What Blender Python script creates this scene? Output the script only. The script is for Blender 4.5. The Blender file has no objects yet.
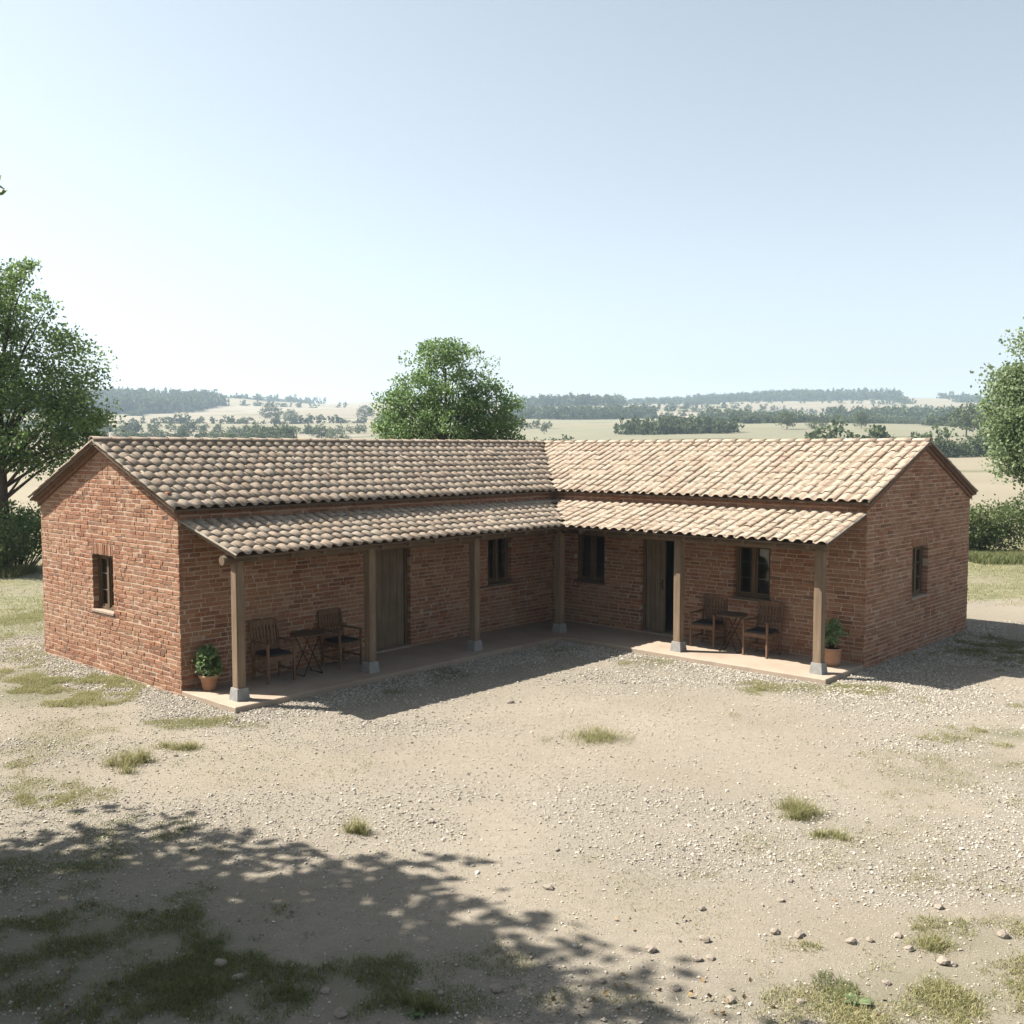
import bpy, math, random
import numpy as np
from mathutils import Vector, Matrix, noise as mnoise
random.seed(7); rng = np.random.default_rng(11)
R = math.radians
C = bpy.context.scene.collection
scene = bpy.context.scene

# ------------------------------------------------------------------ camera
CX, CY, CZ = -0.9323, -22.9286, 4.0
FPX = 1005.8; PITCH = 3.63
cam_d = bpy.data.cameras.new('camera'); cam = bpy.data.objects.new('camera', cam_d); C.objects.link(cam)
cam.location = (CX, CY, CZ); cam.rotation_euler = (R(90 - PITCH), 0, 0)
cam_d.sensor_width = 36; cam_d.lens = FPX / 1024 * 36; cam_d.clip_end = 9000; cam_d.clip_start = 0.1
scene.camera = cam
# ------------------------------------------------------------------ light
SUN_EL = 50.0; SUN_AZ = -11.0        # elevation, and the heading the light travels (deg from +x)
w = bpy.data.worlds.new("World"); scene.world = w; w.use_nodes = True
nt = w.node_tree; bg = nt.nodes['Background']
sky = nt.nodes.new('ShaderNodeTexSky'); sky.sky_type = 'NISHITA'; sky.sun_disc = False
sky.sun_elevation = R(SUN_EL)
tx, ty = -math.cos(R(SUN_AZ)), -math.sin(R(SUN_AZ))      # towards the sun
sky.sun_rotation = math.atan2(tx, ty)
sky.altitude = 150; sky.air_density = 1.0; sky.dust_density = 2.0; sky.ozone_density = 1.0
hsv = nt.nodes.new('ShaderNodeHueSaturation'); hsv.inputs['Saturation'].default_value = .52; hsv.inputs['Hue'].default_value = .485
nt.links.new(sky.outputs[0], hsv.inputs['Color']); nt.links.new(hsv.outputs[0], bg.inputs[0]); bg.inputs[1].default_value = 0.0605
sd = bpy.data.lights.new('sun', 'SUN'); sun = bpy.data.objects.new('sun', sd); C.objects.link(sun)
sd.energy = 5.0; sd.angle = R(0.53); sd.color = (1.0, 0.93, 0.83)
ldir = Vector((math.cos(R(SUN_AZ)) * math.cos(R(SUN_EL)), math.sin(R(SUN_AZ)) * math.cos(R(SUN_EL)), -math.sin(R(SUN_EL))))
sun.rotation_euler = ldir.to_track_quat('-Z', 'Y').to_euler(); sun.location = (-30, 0, 40)
scene.view_settings.view_transform = 'Standard'; scene.view_settings.look = 'None'
scene.view_settings.gamma = 1; scene.view_settings.exposure = 1.6
try:
    scene.cycles.volume_bounces = 1; scene.cycles.max_bounces = 8
    scene.cycles.volume_step_rate = 4
except Exception: pass

# ------------------------------------------------------------------ helpers
def setp(o, label=None, cat=None, group=None, kind=None):
    if label: o['label'] = label
    if cat: o['category'] = cat
    if group: o['group'] = group
    if kind: o['kind'] = kind
    return o
def empty(name, loc=(0, 0, 0), rz=0.0):
    o = bpy.data.objects.new(name, None); C.objects.link(o); o.location = loc; o.rotation_euler = (0, 0, rz)
    o.empty_display_size = 0.3
    return o
def copy_tree(o, parent=None):
    c = o.copy(); C.objects.link(c); c.parent = parent
    for ch in [x for x in C.objects if x.parent == o]: copy_tree(ch, c)
    return c
class MB:
    def __init__(s): s.v = []; s.f = []; s.m = []; s.sm = []
    def add(s, vs, fs, mi=0, smooth=False):
        n = len(s.v); s.v += [tuple(p) for p in vs]
        for f in fs: s.f.append(tuple(i + n for i in f)); s.m.append(mi); s.sm.append(smooth)
    def box(s, lo, hi, mi=0, M=None, bev=0.0):
        (x0, y0, z0), (x1, y1, z1) = lo, hi
        if bev > 0:
            b = bev; vs = []
            for z, ins in ((z0, b), (z0 + b, 0), (z1 - b, 0), (z1, b)):
                # 8 verts per ring with chamfered corners
                X0, X1, Y0, Y1 = x0 + ins, x1 - ins, y0 + ins, y1 - ins
                c = b
                vs += [(X0 + c, Y0, z), (X1 - c, Y0, z), (X1, Y0 + c, z), (X1, Y1 - c, z), (X1 - c, Y1, z), (X0 + c, Y1, z), (X0, Y1 - c, z), (X0, Y0 + c, z)]
            fs = [tuple(range(7, -1, -1)), tuple(range(24, 32))]
            for k in range(3):
                for i in range(8):
                    j = (i + 1) % 8; fs.append((k * 8 + i, k * 8 + j, k * 8 + 8 + j, k * 8 + 8 + i))
        else:
            vs = [(x0, y0, z0), (x1, y0, z0), (x1, y1, z0), (x0, y1, z0), (x0, y0, z1), (x1, y0, z1), (x1, y1, z1), (x0, y1, z1)]
            fs = [(3, 2, 1, 0), (4, 5, 6, 7), (0, 1, 5, 4), (1, 2, 6, 5), (2, 3, 7, 6), (3, 0, 4, 7)]
        if M is not None: vs = [tuple(M @ Vector(p)) for p in vs]
        s.add(vs, fs, mi)
    def bar(s, p, q, w, h=None, mi=0, up=(0, 0, 1), bev=0.0):
        p = Vector(p); q = Vector(q); h = h or w
        y = (q - p); L = y.length; y.normalize(); up = Vector(up)
        if abs(y.dot(up)) > 0.99: up = Vector((1, 0, 0))
        x = y.cross(up).normalized(); z = x.cross(y)
        M = Matrix((x, y, z)).transposed().to_4x4(); M.translation = p
        s.box((-w / 2, 0, -h / 2), (w / 2, L, h / 2), mi, M, bev)
    def tube(s, pts, rad, n=8, mi=0, smooth=True, cap=True):
        pts = [Vector(p) for p in pts]; base = len(s.v); rings = []
        if not hasattr(rad, '__len__'): rad = [rad] * len(pts)
        prev = None
        for i, p in enumerate(pts):
            t = (pts[min(i + 1, len(pts) - 1)] - pts[max(i - 1, 0)]).normalized()
            a = prev if prev is not None else (Vector((0, 0, 1)) if abs(t.z) < .9 else Vector((1, 0, 0)))
            x = (a - t * a.dot(t)).normalized(); prev = x; y = t.cross(x)
            s.v += [tuple(p + (x * math.cos(2 * math.pi * k / n) + y * math.sin(2 * math.pi * k / n)) * rad[i]) for k in range(n)]
        for i in range(len(pts) - 1):
            for k in range(n):
                a = base + i * n + k; b = base + i * n + (k + 1) % n
                s.f.append((a, b, b + n, a + n)); s.m.append(mi); s.sm.append(smooth)
        if cap:
            s.f.append(tuple(base + k for k in range(n - 1, -1, -1))); s.m.append(mi); s.sm.append(False)
            e = base + (len(pts) - 1) * n
            s.f.append(tuple(e + k for k in range(n))); s.m.append(mi); s.sm.append(False)
    def lathe(s, prof, n=24, mi=0, c=(0, 0)):
        base = len(s.v)
        for r, z in prof:
            s.v += [(c[0] + r * math.cos(2 * math.pi * k / n), c[1] + r * math.sin(2 * math.pi * k / n), z) for k in range(n)]
        for i in range(len(prof) - 1):
            for k in range(n):
                a = base + i * n + k; b = base + i * n + (k + 1) % n
                s.f.append((a, b, b + n, a + n)); s.m.append(mi); s.sm.append(True)
        s.f.append(tuple(base + k for k in range(n - 1, -1, -1))); s.m.append(mi); s.sm.append(False)
        e = base + (len(prof) - 1) * n
        s.f.append(tuple(e + k for k in range(n))); s.m.append(mi); s.sm.append(False)
    def build(s, name, mats, parent=None, loc=(0, 0, 0), rot=(0, 0, 0)):
        me = bpy.data.meshes.new(name); me.from_pydata(s.v, [], s.f)
        if not isinstance(mats, (list, tuple)): mats = [mats]
        for m in mats: me.materials.append(m)
        me.polygons.foreach_set('material_index', s.m); me.polygons.foreach_set('use_smooth', s.sm)
        me.update()
        o = bpy.data.objects.new(name, me); C.objects.link(o); o.parent = parent; o.location = loc; o.rotation_euler = rot
        return o
def np_mesh(name, V, F, mat, parent=None, smooth=False, attr=None, mi=None):
    """V (n,3), F (m,k) constant k"""
    me = bpy.data.meshes.new(name); k = F.shape[1]
    me.vertices.add(len(V)); me.vertices.foreach_set('co', V.astype(np.float32).ravel())
    me.loops.add(F.size); me.loops.foreach_set('vertex_index', F.astype(np.int32).ravel())
    me.polygons.add(len(F)); me.polygons.foreach_set('loop_start', np.arange(0, F.size, k, dtype=np.int32))
    me.polygons.foreach_set('use_smooth', np.full(len(F), smooth))
    if not isinstance(mat, (list, tuple)): mat = [mat]
    for m in mat: me.materials.append(m)
    if mi is not None: me.polygons.foreach_set('material_index', mi.astype(np.int32))
    if attr:
        for an, arr in attr.items():
            a = me.color_attributes.new(an, 'FLOAT_COLOR', 'POINT'); a.data.foreach_set('color', arr.astype(np.float32).ravel())
    me.update(calc_edges=True); me.validate()
    o = bpy.data.objects.new(name, me); C.objects.link(o); o.parent = parent
    return o

# numpy value noise
_perm = rng.random((256, 256))
def vnoise(x, y, sc=1.0, seed=0):
    x = np.asarray(x, float) * sc + seed * 17.3; y = np.asarray(y, float) * sc + seed * 9.1
    xi = np.floor(x).astype(int); yi = np.floor(y).astype(int); fx = x - xi; fy = y - yi
    fx = fx * fx * (3 - 2 * fx); fy = fy * fy * (3 - 2 * fy)
    g = lambda a, b: _perm[a % 256, b % 256]
    return (g(xi, yi) * (1 - fx) + g(xi + 1, yi) * fx) * (1 - fy) + (g(xi, yi + 1) * (1 - fx) + g(xi + 1, yi + 1) * fx) * fy
def fbm(x, y, sc=1.0, seed=0, o=4):
    t = 0; a = .5; n = 0
    for i in range(o): t = t + a * vnoise(x, y, sc * 2 ** i, seed + i * 3); n += a; a *= .5
    return t / n
def sstep(a, b, x): t = np.clip((x - a) / (b - a), 0, 1); return t * t * (3 - 2 * t)

# ------------------------------------------------------------------ materials
ALB = 0.51      # real-world reflectances: the colours below are given a little bright
class NT:
    def __init__(s, name):
        s.mat = bpy.data.materials.new(name); s.mat.use_nodes = True; s.t = s.mat.node_tree
        s.b = s.t.nodes['Principled BSDF']; s.b.inputs['Roughness'].default_value = .85
        s.b.inputs['Specular IOR Level'].default_value = .25
        s.tc = s.t.nodes.new('ShaderNodeTexCoord')
    def n(s, typ, **kw):
        nd = s.t.nodes.new(typ)
        for k, v in kw.items(): setattr(nd, k, v)
        return nd
    def l(s, a, b): s.t.links.new(a, b)
    def noise(s, scale, detail=4, rough=.55, vec=None, dist=0):
        nd = s.n('ShaderNodeTexNoise'); nd.inputs['Scale'].default_value = scale; nd.inputs['Detail'].default_value = detail
        nd.inputs['Roughness'].default_value = rough; nd.inputs['Distortion'].default_value = dist
        s.l(vec or s.tc.outputs['Object'], nd.inputs['Vector']); return nd.outputs['Fac']
    def voro(s, scale, feature='F1', vec=None, out='Distance'):
        nd = s.n('ShaderNodeTexVoronoi'); nd.feature = feature; nd.inputs['Scale'].default_value = scale
        s.l(vec or s.tc.outputs['Object'], nd.inputs['Vector']); return nd.outputs[out]
    def ramp(s, fac, stops, interp='LINEAR'):
        nd = s.n('ShaderNodeValToRGB'); cr = nd.color_ramp; cr.interpolation = interp
        while len(cr.elements) < len(stops): cr.elements.new(0.5)
        for e, (p, c) in zip(cr.elements, stops): e.position = p; e.color = (*c, 1) if len(c) == 3 else c
        s.l(fac, nd.inputs[0]); return nd.outputs[0]
    def mix(s, fac, a, b, mode='MIX'):
        nd = s.n('ShaderNodeMix'); nd.data_type = 'RGBA'; nd.blend_type = mode
        for inp, val in ((0, fac), (6, a), (7, b)):
            if hasattr(val, 'links'): s.l(val, nd.inputs[inp])
            else: nd.inputs[inp].default_value = val if inp == 0 else (*val, 1)
        return nd.outputs[2]
    def math(s, op, a, b=None):
        nd = s.n('ShaderNodeMath'); nd.operation = op
        for i, val in ((0, a), (1, b)):
            if val is None: continue
            if hasattr(val, 'links'): s.l(val, nd.inputs[i])
            else: nd.inputs[i].default_value = val
        return nd.outputs[0]
    def island(s): return s.n('ShaderNodeNewGeometry').outputs['Random Per Island']
    def bump(s, h, strength=.4, dist=.01, nrm=None):
        nd = s.n('ShaderNodeBump'); nd.inputs['Strength'].default_value = strength; nd.inputs['Distance'].default_value = dist
        s.l(h, nd.inputs['Height'])
        if nrm: s.l(nrm, nd.inputs['Normal'])
        s.l(nd.outputs[0], s.b.inputs['Normal']); return nd.outputs[0]
    def col(s, c, k=None):
        k = k or ALB
        if hasattr(c, 'links'):
            h = s.n('ShaderNodeHueSaturation'); h.inputs['Value'].default_value = k; s.l(c, h.inputs['Color']); c = h.outputs[0]
        else: c = tuple(x * k for x in c)
        if hasattr(c, 'links'): s.l(c, s.b.inputs['Base Color'])
        else: s.b.inputs['Base Color'].default_value = (*c, 1)
M = {}
# brick
a = NT('brick'); r = a.island()
c = a.ramp(r, [(0, (.30, .105, .06)), (.14, (.58, .27, .165)), (.3, (.42, .155, .09)), (.46, (.70, .40, .27)), (.6, (.30, .105, .065)), (.72, (.60, .28, .17)), (.84, (.19, .09, .07)), (.92, (.50, .20, .12)), (1, (.76, .50, .36))])
c = a.mix(a.ramp(a.noise(28, 5), [(.4, (0, 0, 0)), (.8, (.7, .7, .7))]), c, (.66, .42, .29))
c = a.mix(.26, a.mix(a.ramp(a.noise(1.1, 4), [(.35, (0, 0, 0)), (.7, (1, 1, 1))]), c, (.60, .37, .25)), c)
c = a.mix(a.ramp(a.noise(60, 3), [(.55, (0, 0, 0)), (.7, (.5, .5, .5))]), c, (.20, .09, .06))
hs = a.n('ShaderNodeHueSaturation'); hs.inputs['Saturation'].default_value = 1.06; hs.inputs['Hue'].default_value = .502; a.l(c, hs.inputs['Color']); a.col(hs.outputs[0], .50); a.b.inputs['Roughness'].default_value = .93; a.bump(a.noise(38, 7, .75), 1.0, .028); M['brick'] = a.mat
a = NT('mortar'); c = a.ramp(a.noise(6, 5), [(.3, (.62, .47, .35)), (.7, (.76, .60, .46))]); a.col(c); a.bump(a.noise(80, 4), .6, .01); M['mortar'] = a.mat
# roof tile
a = NT('clay_tile'); r = a.island()
c = a.ramp(r, [(0, (.50, .36, .25)), (.2, (.62, .49, .36)), (.4, (.56, .40, .29)), (.55, (.66, .54, .41)), (.7, (.47, .33, .235)), (.85, (.63, .47, .35)), (1, (.55, .46, .36))])
c = a.mix(a.ramp(a.noise(14, 5, .65), [(.42, (0, 0, 0)), (.72, (1, 1, 1))]), c, (.34, .25, .18))
c = a.mix(a.ramp(a.noise(2.2, 4), [(.5, (0, 0, 0)), (.75, (.6, .6, .6))]), c, (.42, .36, .28))
c = a.mix(a.ramp(a.noise(36, 4, .7), [(.56, (0, 0, 0)), (.7, (.7, .7, .7))]), c, (.23, .19, .15))
hs = a.n('ShaderNodeHueSaturation'); hs.inputs['Saturation'].default_value = .86; hs.inputs['Hue'].default_value = .506; a.l(c, hs.inputs['Color']); a.col(hs.outputs[0], .575); a.b.inputs['Roughness'].default_value = .9; a.bump(a.noise(40, 5), .5, .01); M['tile'] = a.mat
a = NT('mortar_verge'); c = a.ramp(a.noise(12, 5), [(.3, (.40, .34, .28)), (.7, (.60, .53, .44))]); a.col(c); a.bump(a.noise(50, 4), .5, .01); M['verge'] = a.mat
a = NT('bedding_mortar'); c = a.ramp(a.noise(12, 5), [(.3, (.30, .23, .18)), (.7, (.46, .37, .29))]); a.col(c); a.bump(a.noise(50, 4), .5, .01); M['bedding'] = a.mat
def wood(name, c0, c1, axis=2, sc=1.0):
    a = NT(name); mp = a.n('ShaderNodeMapping'); a.l(a.tc.outputs['Object'], mp.inputs[0])
    s = [22 * sc, 22 * sc, 22 * sc]; s[axis] = 1.3 * sc; mp.inputs['Scale'].default_value = s
    f = a.noise(1.0, 6, .65, mp.outputs[0], .6); c = a.ramp(f, [(.3, c0), (.7, c1)])
    c = a.mix(a.ramp(a.noise(2.5, 3), [(.4, (0, 0, 0)), (.8, (.45, .45, .45))]), c, tuple(x * .6 for x in c0))
    a.col(c); a.bump(f, .5, .006); return a.mat
M['wood_post'] = wood('weathered_post_wood', (.23, .155, .10), (.42, .315, .215), 2)
M['wood_beam_x'] = wood('weathered_beam_wood_x', (.16, .11, .07), (.30, .215, .14), 0)
M['wood_beam_y'] = wood('weathered_beam_wood_y', (.16, .11, .07), (.30, .215, .14), 1)
M['wood_door'] = wood('door_wood', (.20, .15, .10), (.36, .275, .19), 2)
M['wood_frame'] = wood('window_frame_wood', (.15, .10, .06), (.24, .165, .10), 2)
M['wood_chair'] = wood('chair_wood', (.20, .115, .07), (.36, .225, .145), 2)
M['wood_board'] = wood('soffit_boards', (.14, .10, .07), (.24, .175, .12), 0)
a = NT('corbel'); r = a.island(); c = a.ramp(r, [(0, (.24, .12, .075)), (.5, (.34, .18, .115)), (1, (.29, .15, .10))]); c = a.mix(a.noise(20), c, (.24, .14, .09)); a.col(c); a.bump(a.noise(50), .6, .01); M['corbel'] = a.mat
a = NT('concrete'); c = a.ramp(a.noise(9, 5), [(.3, (.34, .34, .33)), (.7, (.50, .49, .47))]); a.col(c); a.bump(a.noise(70), .3, .006); M['concrete'] = a.mat
a = NT('porch_slab'); c = a.ramp(a.noise(1.6, 6, .6), [(.3, (.47, .365, .28)), (.55, (.57, .46, .36)), (.75, (.49, .395, .305))])
c = a.mix(a.ramp(a.noise(25, 5, .7), [(.5, (0, 0, 0)), (.8, (.5, .5, .5))]), c, (.36, .28, .21)); a.col(c); a.bump(a.noise(60, 5), .4, .006); M['slab'] = a.mat
a = NT('stone_sill'); c = a.ramp(a.noise(14), [(.3, (.42, .32, .25)), (.7, (.56, .45, .36))]); a.col(c); a.bump(a.noise(60), .4, .006); M['sill'] = a.mat
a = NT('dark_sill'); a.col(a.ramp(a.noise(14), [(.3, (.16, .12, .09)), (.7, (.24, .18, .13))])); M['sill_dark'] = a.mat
a = NT('terracotta'); c = a.ramp(a.noise(8, 5), [(.3, (.56, .31, .19)), (.7, (.68, .42, .28))]); c = a.mix(a.ramp(a.noise(30, 4), [(.6, (0, 0, 0)), (.8, (.5, .5, .5))]), c, (.62, .46, .35)); a.col(c); a.bump(a.noise(60), .2, .004); M['pot'] = a.mat
a = NT('potting_soil'); a.col((.05, .035, .025)); a.bump(a.noise(60), .8, .01); M['soil'] = a.mat
a = NT('plaster_interior'); a.col((.35, .30, .25)); M['plaster'] = a.mat
a = NT('dark_metal'); a.col(a.ramp(a.noise(20), [(.4, (.06, .035, .025)), (.7, (.13, .075, .05))])); a.b.inputs['Metallic'].default_value = .4; a.b.inputs['Roughness'].default_value = .55; M['metal'] = a.mat
a = NT('cushion_fabric'); a.col((.055, .055, .058)); a.bump(a.noise(200), .3, .003); M['cushion'] = a.mat
a = NT('lead_bar'); a.col((.30, .29, .27)); a.b.inputs['Roughness'].default_value = .5; M['lead'] = a.mat
a = NT('glass'); a.b.inputs['Base Color'].default_value = (.9, .95, .95, 1); a.b.inputs['Transmission Weight'].default_value = 1; a.b.inputs['Roughness'].default_value = .02; a.b.inputs['IOR'].default_value = 1.5; a.b.inputs['Specular IOR Level'].default_value = .5; M['glass'] = a.mat
def leafmat(name, cols, trans=.45, rough=.5, isl=True):
    a = NT(name); r = a.island(); c = a.ramp(r, [(i / (len(cols) - 1), k) for i, k in enumerate(cols)])
    c = a.mix(a.ramp(a.noise(.6, 3), [(.35, (0, 0, 0)), (.7, (.5, .5, .5))]), c, cols[0])
    a.col(c, 1.0); a.b.inputs['Roughness'].default_value = rough; a.b.inputs['Specular IOR Level'].default_value = .35
    tr = a.n('ShaderNodeBsdfTranslucent'); a.l(c, tr.inputs[0])
    mx = a.n('ShaderNodeMixShader'); mx.inputs[0].default_value = trans
    a.l(a.b.outputs[0], mx.inputs[1]); a.l(tr.outputs[0], mx.inputs[2]); a.l(mx.outputs[0], a.t.nodes['Material Output'].inputs[0]); return a.mat
M['leaf'] = leafmat('tree_leaf', [(.08, .145, .04), (.12, .20, .06), (.19, .28, .10), (.10, .17, .05), (.25, .33, .15)])
M['leaf_dark'] = leafmat('tree_leaf_dark', [(.075, .13, .035), (.12, .19, .055), (.20, .28, .09), (.09, .15, .045)])
M['leaf_pale'] = leafmat('tree_leaf_pale', [(.10, .15, .06), (.16, .22, .10), (.23, .29, .15), (.12, .17, .08), (.28, .33, .19)])
M['leaf_hedge'] = leafmat('hedge_leaf', [(.055, .09, .028), (.09, .13, .04), (.15, .18, .07), (.07, .105, .035), (.19, .20, .09)])
M['leaf_pot'] = leafmat('pot_plant_leaf', [(.09, .15, .05), (.15, .23, .09), (.28, .36, .18), (.10, .16, .07)])
M['leaf_far'] = leafmat('far_foliage', [(.05, .075, .03), (.08, .105, .045), (.11, .135, .06), (.06, .085, .035)], .25, .8)
M['grass'] = leafmat('grass_blade', [(.17, .18, .07), (.26, .25, .11), (.38, .34, .18), (.17, .19, .07), (.46, .40, .24), (.22, .23, .10)], .4, .7)
M['grass_green'] = leafmat('green_grass_blade', [(.09, .115, .04), (.14, .165, .06), (.22, .22, .10), (.11, .14, .05), (.28, .25, .14)], .4, .7)
M['grass_dry'] = leafmat('dry_grass_blade', [(.30, .26, .13), (.42, .36, .20), (.24, .24, .10), (.50, .43, .26)], .4, .7)
a = NT('bark'); f = a.noise(9, 6, .7); a.col(a.ramp(f, [(.3, (.07, .05, .04)), (.7, (.17, .13, .10))])); a.bump(f, .8, .03); M['bark'] = a.mat
a = NT('stone'); r = a.island(); c = a.ramp(r, [(0, (.30, .27, .23)), (.3, (.48, .43, .36)), (.6, (.40, .36, .31)), (.8, (.58, .53, .46)), (1, (.33, .26, .20))]); c = a.mix(a.noise(30, 4), c, (.42, .37, .31)); a.col(c); a.bump(a.noise(40), .5, .01); M['stone'] = a.mat
a = NT('gravel_stone'); r = a.island(); c = a.ramp(r, [(0, (.26, .225, .18)), (.2, (.49, .43, .35)), (.4, (.36, .31, .25)), (.6, (.70, .64, .55)), (.75, (.42, .38, .33)), (.9, (.62, .54, .44)), (1, (.50, .40, .30))]); hs = a.n('ShaderNodeHueSaturation'); hs.inputs['Hue'].default_value = .512; hs.inputs['Saturation'].default_value = .85; a.l(c, hs.inputs['Color']); a.col(hs.outputs[0], .62); M['gravel'] = a.mat
a = NT('dry_leaf'); r = a.island(); a.col(a.ramp(r, [(0, (.30, .20, .11)), (.5, (.40, .30, .16)), (1, (.24, .16, .10))])); M['dryleaf'] = a.mat

# ------------------------------------------------------------------ terrain
TD = [0, 36, 60, 100, 180, 260, 400, 650, 1000, 1500, 2000, 3200]
TH = [0, 0, .15, .6, 2.5, 5.4, 10.8, 22.5, 42, 66, 60, 30]
def terrain(x, y):
    x = np.asarray(x, float); y = np.asarray(y, float)
    d = np.maximum(y - CY, 0)
    h = np.interp(d, TD, TH)
    h += sstep(40, 120, d) * (fbm(x, y, 1 / 220., 5, 3) - .5) * np.minimum(d, 900) * .022
    h += sstep(30, 80, d) * (fbm(x, y, 1 / 35., 2, 3) - .5) * .8
    h += 11 * np.exp(-((x + 430) / 150) ** 2 - ((y - 1000) / 220) ** 2)
    h += 14 * np.exp(-((x - 400) / 190) ** 2 - ((y - 1270) / 230) ** 2)
    h += 9 * np.exp(-((x - 95) / 110) ** 2 - ((y - 1150) / 200) ** 2)
    h += (fbm(x, y, 1 / 3.0, 8, 3) - .5) * .05 * sstep(1.0, 6, np.hypot(np.maximum(np.abs(x) - 9, 0), np.maximum(np.abs(y + 2) - 9, 0)) + 1.0)
    return h
pr, up_, fw_ = Vector((1, 0, 0)), Vector((0, math.sin(R(PITCH)), math.cos(R(PITCH)))), Vector((0, math.cos(R(PITCH)), -math.sin(R(PITCH))))
def ray(px, py): return (fw_ + pr * ((px - 512) / FPX) - up_ * ((py - 512) / FPX)).normalized()
def ground_at(px, py):
    dr = ray(px, py); t = 5.0; o = Vector((CX, CY, CZ))
    while t < 3000:
        p = o + dr * t
        if p.z < float(terrain(p.x, p.y)): break
        t *= 1.004
    return Vector((p.x, p.y, float(terrain(p.x, p.y))))

# house frame: local x runs out along the left wing, local y along the right wing, origin = inner wall corner
TH_ = R(42.3057); HR = math.atan2(-math.cos(TH_), -math.sin(TH_))
ux, uy = math.cos(HR), math.sin(HR)
def h2w(a_, b_, z=0.0): return Vector((a_ * ux - b_ * uy, a_ * uy + b_ * ux, z))
def w2h(x, y): return x * ux + y * uy, -x * uy + y * ux
LL, LR, WL, WR = 9.314, 7.344, 5.17, 5.46

# patches of grass: (px, py, half width px, half height px, density, height, kind)
GP = [(55, 690, 72, 14, 1.5, .13, 0), (30, 676, 44, 9, 1.2, .12, 0), (100, 697, 32, 9, 1.0, .11, 0), (185, 722, 40, 6, 1.0, .10, 0), (255, 727, 24, 4, .7, .08, 0),
      (30, 800, 36, 9, .8, .10, 0), (12, 765, 18, 6, .6, .09, 0), (60, 870, 130, 50, .45, .08, 1), (90, 960, 190, 65, .7, .10, 1), (170, 900, 70, 16, .45, .08, 1), (205, 990, 90, 40, .8, .12, 1),
      (650, 665, 26, 6, .9, .08, 0), (805, 690, 75, 6, .8, .08, 0), (745, 682, 16, 3, .8, .07, 0), (860, 690, 25, 6, .7, .08, 0), (925, 701, 10, 3, .8, .07, 0),
      (965, 738, 40, 9, .8, .10, 0), (1010, 735, 30, 8, 1.2, .10, 0), (995, 765, 34, 10, .6, .08, 0), (1020, 708, 12, 3, .8, .07, 0),
      (420, 676, 40, 7, .7, .07, 1), (385, 692, 26, 5, .5, .07, 1), (558, 652, 28, 5, .6, .07, 1), (985, 655, 60, 12, .8, .08, 1), (1010, 645, 40, 10, .7, .08, 1),
      (930, 985, 120, 50, .8, .09, 0), (880, 1005, 120, 26, .8, .09, 0), (960, 940, 70, 20, .7, .08, 0), (990, 925, 40, 14, .4, .08, 0), (20, 790, 60, 16, .5, .09, 0), (70, 800, 40, 12, .4, .08, 0), (940, 780, 90, 26, .22, .07, 0), (60, 740, 70, 22, .25, .08, 0), (880, 850, 120, 30, .14, .07, 0), (640, 900, 110, 30, .08, .06, 0), (870, 960, 90, 26, .3, .08, 0), (250, 770, 120, 24, .10, .06, 0), (20, 620, 40, 20, .6, .09, 0), (20, 655, 50, 12, .5, .08, 0), (980, 960, 60, 26, .4, .08, 0), (760, 975, 30, 12, .4, .08, 0), (830, 985, 22, 14, .8, .12, 1), (990, 1010, 80, 30, .5, .10, 0),
      (940, 945, 25, 14, .6, .09, 0), (1010, 890, 40, 14, .3, .07, 0), (910, 885, 40, 10, .2, .06, 0), (590, 860, 22, 8, .3, .06, 0), (820, 770, 30, 6, .1, .05, 0),
      (350, 975, 60, 30, .7, .11, 1), (470, 960, 60, 20, .35, .08, 1), (360, 1005, 60, 16, .6, .10, 1), (480, 1005, 60, 18, .35, .08, 1), (620, 1000, 60, 18, .3, .08, 1), (740, 1010, 60, 18, .5, .10, 1),
      (690, 808, 16, 5, .3, .06, 0), (700, 870, 20, 8, .2, .05, 0), (625, 743, 10, 4, .5, .06, 0), (735, 715, 6, 3, .6, .05, 0), (770, 850, 40, 12, .1, .05, 0), (545, 740, 8, 4, .5, .06, 0)]
GPw = []
for (px, py, hw, hh, dn, ht, kd) in GP:
    p = ground_at(px, min(py, 1023)); dep = p.y - CY; rx = hw / FPX * dep
    ry = abs(ground_at(px, py - hh).y - p.y); GPw.append((p.x, p.y, rx, ry, dn, ht, kd))
def inside_house(x, y, m=0.05):
    a_, b_ = w2h(x, y)
    L = (a_ > -WR - m) & (a_ < LL + m) & (b_ > -WL - m) & (b_ < 1.56 + m)
    Rr = (a_ > -WR - m) & (a_ < 1.56 + m) & (b_ > -WL - m) & (b_ < LR + m)
    return L | Rr
def grass_amount(x, y):
    g = np.zeros_like(x)
    for (cx, cy, rx, ry, dn, ht, kd) in GPw:
        q = ((x - cx) / rx) ** 2 + ((y - cy) / max(ry, .05)) ** 2
        g = np.maximum(g, dn * np.exp(-q * 1.3))
    n = fbm(x, y, 1.2, 4, 3)
    g = g * sstep(.30, .55, n + .1)
    return np.clip(g, 0, 1)
def lawn_amount(x, y):
    """rough grass starting left of, right of and behind the house"""
    a_, b_ = w2h(x, y)
    d = y - CY
    left = sstep(20.0, 22.0, d + (fbm(x, y, .5, 21, 3) - .5) * 2.5 - np.clip(x + 10.5, -4, 4) * .25) * (x < -3)
    right = sstep(25.2, 27.0, d + (fbm(x, y, .5, 22, 3) - .5) * 2.5) * (x >= -3)
    g = np.clip(left + right, 0, 1)
    g = g * (.45 + .55 * sstep(.38, .60, fbm(x, y, .35, 31, 4)))
    return g
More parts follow.
